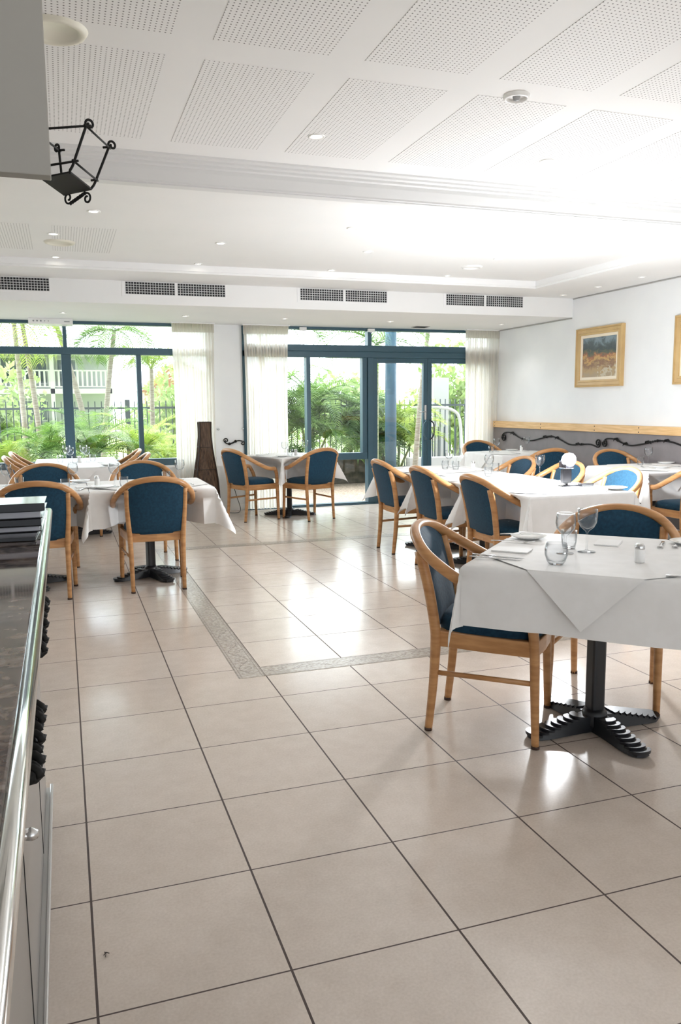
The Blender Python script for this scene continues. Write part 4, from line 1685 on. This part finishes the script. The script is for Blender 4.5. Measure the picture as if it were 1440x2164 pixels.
sc_.tube(spiral(mid + dd * .033 + Vector((0, 0, -.006)), .014, .005, PI * .6, -1.1, (dd, (0, 0, 1))), .0026, 6)
sc_.build('scroll_ornament', M['wiron'], o)
br_ = MB().tube([Tp[0] - O, Vector((-.05, .345, 2.02)) - O], rw, 6).tube([Bt[0] - O, Vector((-.05, .345, 1.905)) - O], rw, 6)
br_.build('wall_bracket', M['wiron'], o)


# ------------------------------------------------------------------ outdoors
def ground(name, x0, x1, y0, y1, z, m, label, cat):
    return tag(MB().box(x0, x1, y0, y1, z - .1, z).build(name, m), kind='structure')


ground('ground_gravel', -8, 14, YF + .16, 14.5, -.03, M['gravel'], None, None)
ground('ground_lawn', -60, 80, 14.5, 110, -.35, M['grass'], None, None)
ground('ground_back', -30, 30, -30, YB - .15, -.03, mat('pale_paving', (.55, .53, .5), .8), None, None)
# garden wall, kerb
tag(MB().box(2.0, 5.6, 11.55, 11.72, -.03, .42).build('garden_wall', M['bed'], bevel=.02), 'low dark mossy garden wall behind the gravel outside the sliding window', 'garden wall')
tag(MB().box(5.75, 9.5, 11.3, 11.5, -.03, .40).build('garden_kerb', M['rendw'], bevel=.01), 'low white rendered planter edge outside the glass doors', 'planter edge')
tag(MB().box(-6, 1.9, 9.2, 9.5, -.03, .35).build('planter_edge', M['rendw'], bevel=.01), 'low white planter edge outside the left window', 'planter edge')


def frond(mb, base, az, el, Ln, ll, nl=26, droop=1.0, wd=.014, vee=.5, rnd=random):
    """pinnate frond: arching rachis with paired narrow leaflets"""
    base = Vector(base)
    h = Vector((math.cos(az), math.sin(az), 0))
    pts = []
    e = el
    p = base.copy()
    st = Ln / 12
    for i in range(13):
        pts.append(p.copy())
        p += (h * math.cos(e) + Vector((0, 0, 1)) * math.sin(e)) * st
        e -= droop * .17 * (0.5 + i / 12)
    mb.tube(pts, [.008 * (1 - i / 14) * Ln + .0015 for i in range(13)], 4)
    side = Vector((0, 0, 1)).cross(h)
    for k_ in range(nl):
        t = .12 + .88 * k_ / (nl - 1)
        f = t * 12
        i = min(int(f), 11)
        q = pts[i].lerp(pts[i + 1], f - i)
        tg = (pts[i + 1] - pts[i]).normalized()
        nrm = side.cross(tg)
        if nrm.z < 0:
            nrm = -nrm
        l_ = ll * (.45 + .75 * math.sin(PI * min(1, t * .9 + .12))) * (.9 + .2 * rnd.random())
        for s_ in (-1, 1):
            d = (side * s_ * .8 + tg * (.45 + .5 * t) + nrm * vee * (.6 + .3 * rnd.random())).normalized()
            tip = q + d * l_ + Vector((0, 0, -l_ * .28 * droop))
            md = q + d * l_ * .5
            w_ = tg * wd * .5
            mb.add([q - w_ * .6, md - w_ + Vector((0, 0, 0)), tip, md + w_, q + w_ * .6], [(0, 1, 3, 4), (1, 2, 3)])


def palm(name, x, y, z0, tops, nf, Ln, ll, label, cat='palm', lm='leaf', tm_='trunk', el0=.9, r0=.06, seed=0, nl=24, droop=1.0, group=None, wd=.02):
    rnd = random.Random(seed)
    o = empty(name, (x, y, z0), label=label, cat=cat, group=group)
    for (tx, ty, tz) in tops:
        c_ = [Vector((0, 0, 0)), Vector((tx * .4, ty * .4, (tz - z0) * .5)), Vector((tx, ty, tz - z0))]
        if tz - z0 > .12:
            pp_ = crs(c_, 6)
            MB().tube(pp_, [r0 * (1 - .35 * i / 12) for i in range(13)], 10).build('trunk', M[tm_], o)
        lv = MB()
        for i in range(nf):
            az = 2 * PI * i / nf + rnd.random() * .6
            el = el0 * (.35 + .9 * rnd.random())
            frond(lv, (tx, ty, tz - z0), az, el, Ln * (.8 + .35 * rnd.random()), ll, nl, droop, wd=wd, rnd=rnd)
        lv.build('crown', M[lm], o)
    return o


g = 'cycads outside the left window'
palm('cycad', .35, 9.95, .0, [(0, 0, .66)], 26, 1.1, .19, 'big green cycad in the middle of the left window', 'cycad', 'leaf', 'trunk', 1.15, .10, 1, 34, .9, g, .016)
palm('cycad', 1.05, 10.1, .0, [(0, 0, .60)], 24, 1.0, .18, 'green cycad behind the second mullion of the left window', 'cycad', 'leafy', 'trunk', 1.1, .10, 2, 34, .9, g, .016)
palm('cycad', -.20, 9.85, .0, [(0, 0, .62)], 24, .95, .17, 'green cycad left of the thick mullion', 'cycad', 'leaf', 'trunk', 1.1, .10, 3, 34, 1., g, .016)
palm('cycad', -.75, 9.9, .0, [(0, 0, .50)], 22, .85, .16, 'yellow green cycad at the left picture edge', 'cycad', 'leafy', 'trunk', 1.1, .10, 4, 30, 1., g, .016)
g = 'slender palms outside the left window'
palm('palm_tree', .50, 11.2, -.03, [(-.62, .1, 2.95)], 11, 1.3, .34, 'slender palm whose trunk leans left, right of the thick mullion', lm='leaf', r0=.052, seed=11, group=g, el0=.7)
palm('palm_tree', .52, 11.3, -.03, [(.30, .1, 2.50)], 11, .95, .30, 'slender upright palm in the middle pane of the left window', lm='leaf', r0=.05, seed=12, group=g, el0=.25, droop=1.2)
palm('palm_tree', -.50, 11.0, -.03, [(-.10, .1, 2.55)], 11, 1.0, .32, 'slender palm leaning left in the left pane', lm='leafy', r0=.05, seed=13, group=g, el0=.3, droop=1.2)
palm('palm_tree', -.28, 11.4, -.03, [(-.22, .0, 2.6)], 10, 1.2, .30, 'pale trunked palm beside the thick mullion in the left pane', lm='leaf', r0=.05, seed=14, group=g, el0=.9)
palm('palm_tree', 1.40, 12.0, -.03, [(.02, .0, 1.95)], 12, .8, .28, 'small ringed palm behind the second mullion of the left window', lm='leafy', r0=.05, seed=15, group=g, el0=.9)
g = 'feathery palms outside the doors'
palm('areca_palm', 3.4, 12.0, -.03, [(-.1, 0, .9), (.15, .1, 1.25), (.3, -.1, .8)], 13, 1.15, .33, 'feathery palm clump beside the second curtain', lm='leaf', tm_='trunkg', r0=.028, seed=21, group=g, el0=1.15, nl=30)
palm('areca_palm', 4.15, 12.05, -.03, [(-.15, 0, .95), (.1, .1, 1.3), (.25, -.1, .75)], 14, 1.25, .33, 'dense feathery palm clump filling the sliding window', lm='leaf', tm_='trunkg', r0=.028, seed=22, group=g, el0=1.1, nl=30)
palm('areca_palm', 4.95, 12.0, -.03, [(-.1, 0, .8), (.12, .1, 1.1), (.15, -.1, .6)], 13, .95, .28, 'dark feathery palm clump left of the blue column', lm='leafd', tm_='trunkg', r0=.028, seed=23, group=g, el0=1.1, nl=30)
palm('areca_palm', 5.9, 12.2, -.03, [(-.15, 0, .75), (.1, .1, 1.0), (.2, -.1, .55)], 13, .95, .28, 'feathery palm clump right of the blue column', lm='leafy', tm_='trunkg', r0=.028, seed=24, group=g, el0=1.05, nl=30)
palm('areca_palm', 5.45, 12.0, -.03, [(-.05, 0, .4), (.1, .1, .6)], 14, .75, .24, 'low dark palm clump at the foot of the blue column', lm='leafd', tm_='trunkg', r0=.028, seed=25, group=g, el0=.9, nl=26)
g = 'tall palms outside the doors'
palm('palm_tree', 4.82, 10.6, -.03, [(.03, 0, 2.30)], 12, 1.15, .32, 'tall palm with green upper stem beside the blue post', lm='leaf', tm_='trunkg', r0=.055, seed=31, group=g, el0=.7)
palm('palm_tree', 5.60, 10.8, -.03, [(.35, .1, 2.95)], 11, 1.3, .34, 'tall slim palm leaning right beside the door stile', lm='leaf', r0=.05, seed=32, group=g, el0=.6)
palm('palm_tree', 3.0, 10.6, -.03, [(-.05, .1, 2.55)], 11, 1.3, .34, 'tall palm half hidden by the second curtain', lm='leaf', r0=.06, seed=33, group=g, el0=.6)
# driftwood like slanting trunk by the right door
tag(MB().tube(crs([(6.05, 9.7, -.03), (6.25, 9.8, .45), (6.6, 9.9, .95), (7.0, 10.0, 1.5)], 5), [.10 - .004 * i for i in range(16)], 8).build('bare_trunk', M['trunk']), 'bare slanting grey trunk outside the right glass door', 'tree trunk')
# blue column and outside beam
tag(MB().tube([(4.97, 10.3, -.03), (4.97, 10.3, 3.6)], .092, 20).build('steel_column', M['column']), 'blue round steel column outside the left glass door', 'column')
# black picket fence
o = empty('picket_fence', (0, 12.3, 0), label='dark metal picket fence running across the garden', cat='fence')
MB().box(-4, 12, -.015, .015, 1.30, 1.335).box(-4, 12, -.015, .015, .15, .185).build('rails', M['fence'], o)
pk = MB()
x = -4.0
while x < 12:
    pk.box(x - .008, x + .008, -.008, .008, .05, 1.43)
    x += .105
pk.build('pickets', M['fence'], o)
for x in (-3.4, -1.2, 1.035, 3.3, 5.6, 7.9):
    MB().box(x - .04, x + .04, -.04, .04, -.35, 1.455).build('post', M['fence'], o, bevel=.004)


def leafcloud(mb, c_, r_, n_, sz, rnd):
    for _ in range(n_):
        while True:
            d = Vector((rnd.uniform(-1, 1), rnd.uniform(-1, 1), rnd.uniform(-1, 1)))
            if .25 < d.length < 1:
                break
        p = Vector(c_) + Vector((d.x * r_[0], d.y * r_[1], d.z * r_[2]))
        a = Vector((rnd.uniform(-1, 1), rnd.uniform(-1, 1), rnd.uniform(-1, 1))).normalized()
        b2 = a.cross(Vector((rnd.uniform(-1, 1), rnd.uniform(-1, 1), rnd.uniform(-1, 1)))).normalized()
        s_ = sz * rnd.uniform(.6, 1.3)
        mb.add([p - a * s_, p + b2 * s_ * .45, p + a * s_, p - b2 * s_ * .45], [(0, 1, 2, 3)])


def tree(name, x, y, z, r_, n_, sz, lm, label, seed, cat='tree', group=None):
    rnd = random.Random(seed)
    o = empty(name, (x, y, z), label=label, cat=cat, group=group)
    MB().tube([(0, 0, 0), (.1, 0, r_[2] * .8), (0, 0, r_[2] * 1.3)], [.06 * r_[2], .04 * r_[2], .02], 8).build('trunk', M['trunk'], o)
    lv = MB()
    for k_ in range(6):
        cc = (rnd.uniform(-.5, .5) * r_[0], rnd.uniform(-.5, .5) * r_[1], r_[2] * rnd.uniform(.7, 1.6))
        leafcloud(lv, cc, tuple(q * .6 for q in r_), n_ // 6, sz, rnd)
    lv.build('foliage', M[lm], o)
    return o


g = 'garden trees beyond the fence'
tree('tree', 3.1, 20, -.35, (1.6, 1.2, 1.35), 2600, .11, 'leafp', 'pale green bushy tree beyond the fence, right of the second left window mullion', 41, group=g)
tree('tree', 4.6, 24, -.35, (1.8, 1.4, 1.3), 2200, .13, 'leafy', 'yellow green tree beyond the fence, behind the first curtain', 42, group=g)
tree('tree', 10.6, 19, -.35, (1.7, 1.3, 1.6), 3000, .12, 'leafp', 'pale green tree beyond the right glass door', 43, group=g)
tree('tree', 8.4, 22, -.35, (2.4, 1.6, 1.3), 2600, .13, 'leafp', 'broad pale tree behind the feathery palms', 44, group=g)
tree('tree', -1.2, 17, -.35, (1.2, 1.0, 1.4), 2200, .10, 'leafp', 'pale green tree at the left picture edge, beyond the fence', 45, group=g)
g = 'low shrubs along the fence'
for i, (x, lm, lb) in enumerate(((-.9, 'leafy', 'low yellow green shrub at the left picture edge by the fence'), (1.75, 'leafy', 'low yellow green shrub below the third pane of the left window'), (.2, 'leafd', 'low dark shrub behind the big cycad'), (2.9, 'leafd', 'low shrub behind the garden wall beside the second curtain'), (3.7, 'leafd', 'dark rounded shrub behind the garden wall in the sliding window'))):
    y = 11.9 if x < 2 else 12.05
    tree('shrub', x, y, -.03, (.45, .35, .38), 1500, .045, lm, lb, 60 + i, 'shrub', g)

# white house with balconies far left
BX, BY = -9.0, 50.0
o = empty('apartment_building', (0, BY, -.35), label='pale two storey apartment building with white balcony seen through the left window', cat='building')
MB().box(-16, 2.9, 1.6, 9, 0, 5.2).build('wall', M['render'], o)
MB().box(-16, 3.1, 0, 1.6, 2.45, 2.75).build('balcony_slab', M['rendw'], o)
MB().box(-16, 3.3, -.4, 9, 4.75, 5.0).build('roof_edge', M['rendw'], o)
bl = MB().box(-16, 3.0, .02, .08, 3.78, 3.86).box(-16, 3.0, .02, .08, 2.83, 2.90)
x = -16.0
while x < 3.0:
    bl.box(x - .055, x + .055, .03, .07, 2.86, 3.80)
    x += .27
bl.build('balustrade', M['rendw'], o)
for x in (-8, -.45, 2.85):
    MB().box(x - .12, x + .12, .0, .24, 0, 4.8).build('column', M['rendw'], o)
for x0, x1, z0, z1 in ((-3.4, -.7, 3.05, 4.7), (-.2, 1.0, 2.8, 4.6), (-7, -4.2, 2.8, 4.6), (-3.2, -.8, .8, 2.1), (-7, -4.4, .3, 2.1)):
    f = MB().box(x0, x1, 1.54, 1.6, z0, z1).build('window', M['rendw'], o)
    MB().box(x0 + .08, x1 - .08, 1.5, 1.54, z0 + .08, z1 - .08).build('pane', M['bglass'], f)
o = empty('house', (9.0, 70, -.35), label='house with red brown gabled roof behind the pale trees', cat='building')
MB().box(-2.2, 4, 0, 6, 0, 2.9).build('wall', mat('pale_orange_render', (.50, .30, .2), .8), o)
MB().add([(-2.5, -.4, 2.9), (4.4, -.4, 2.9), (.9, -.4, 5.6), (-2.5, 6, 2.9), (4.4, 6, 2.9), (.9, 6, 5.6)], [(0, 1, 2), (5, 4, 3), (0, 2, 5, 3), (1, 4, 5, 2), (0, 3, 4, 1)]).build('roof', M['roof'], o)
# white garden wall and gate arch by the right door
tag(MB().box(6.95, 7.30, 12.9, 13.1, -.03, 1.85).build('garden_screen', M['rendw'], bevel=.01), 'upright white screen wall outside the right glass door', 'screen wall')
o = empty('garden_gate', (6.60, 11.9, -.03), label='white tube gate with a rounded top corner outside the right glass door', cat='gate')
MB().tube(crs([(-.55, 0, 1.30), (.0, 0, 1.30), (.30, 0, 1.24), (.43, 0, 1.05), (.47, 0, .5), (.47, 0, 0)], 6), .028, 10).build('frame', M['rendw'], o)
gb = MB()
for i in range(8):
    gb.box(-.5 + i * .12, -.485 + i * .12, -.008, .008, .0, .95)
gb.build('bars', M['fence'], o)
struct('trim_8', MB().box(3.9, 12, 10.2, 10.36, 2.06, 2.12).box(3.9, 12, 12.4, 12.5, 2.35, 2.40), M['rendw'])
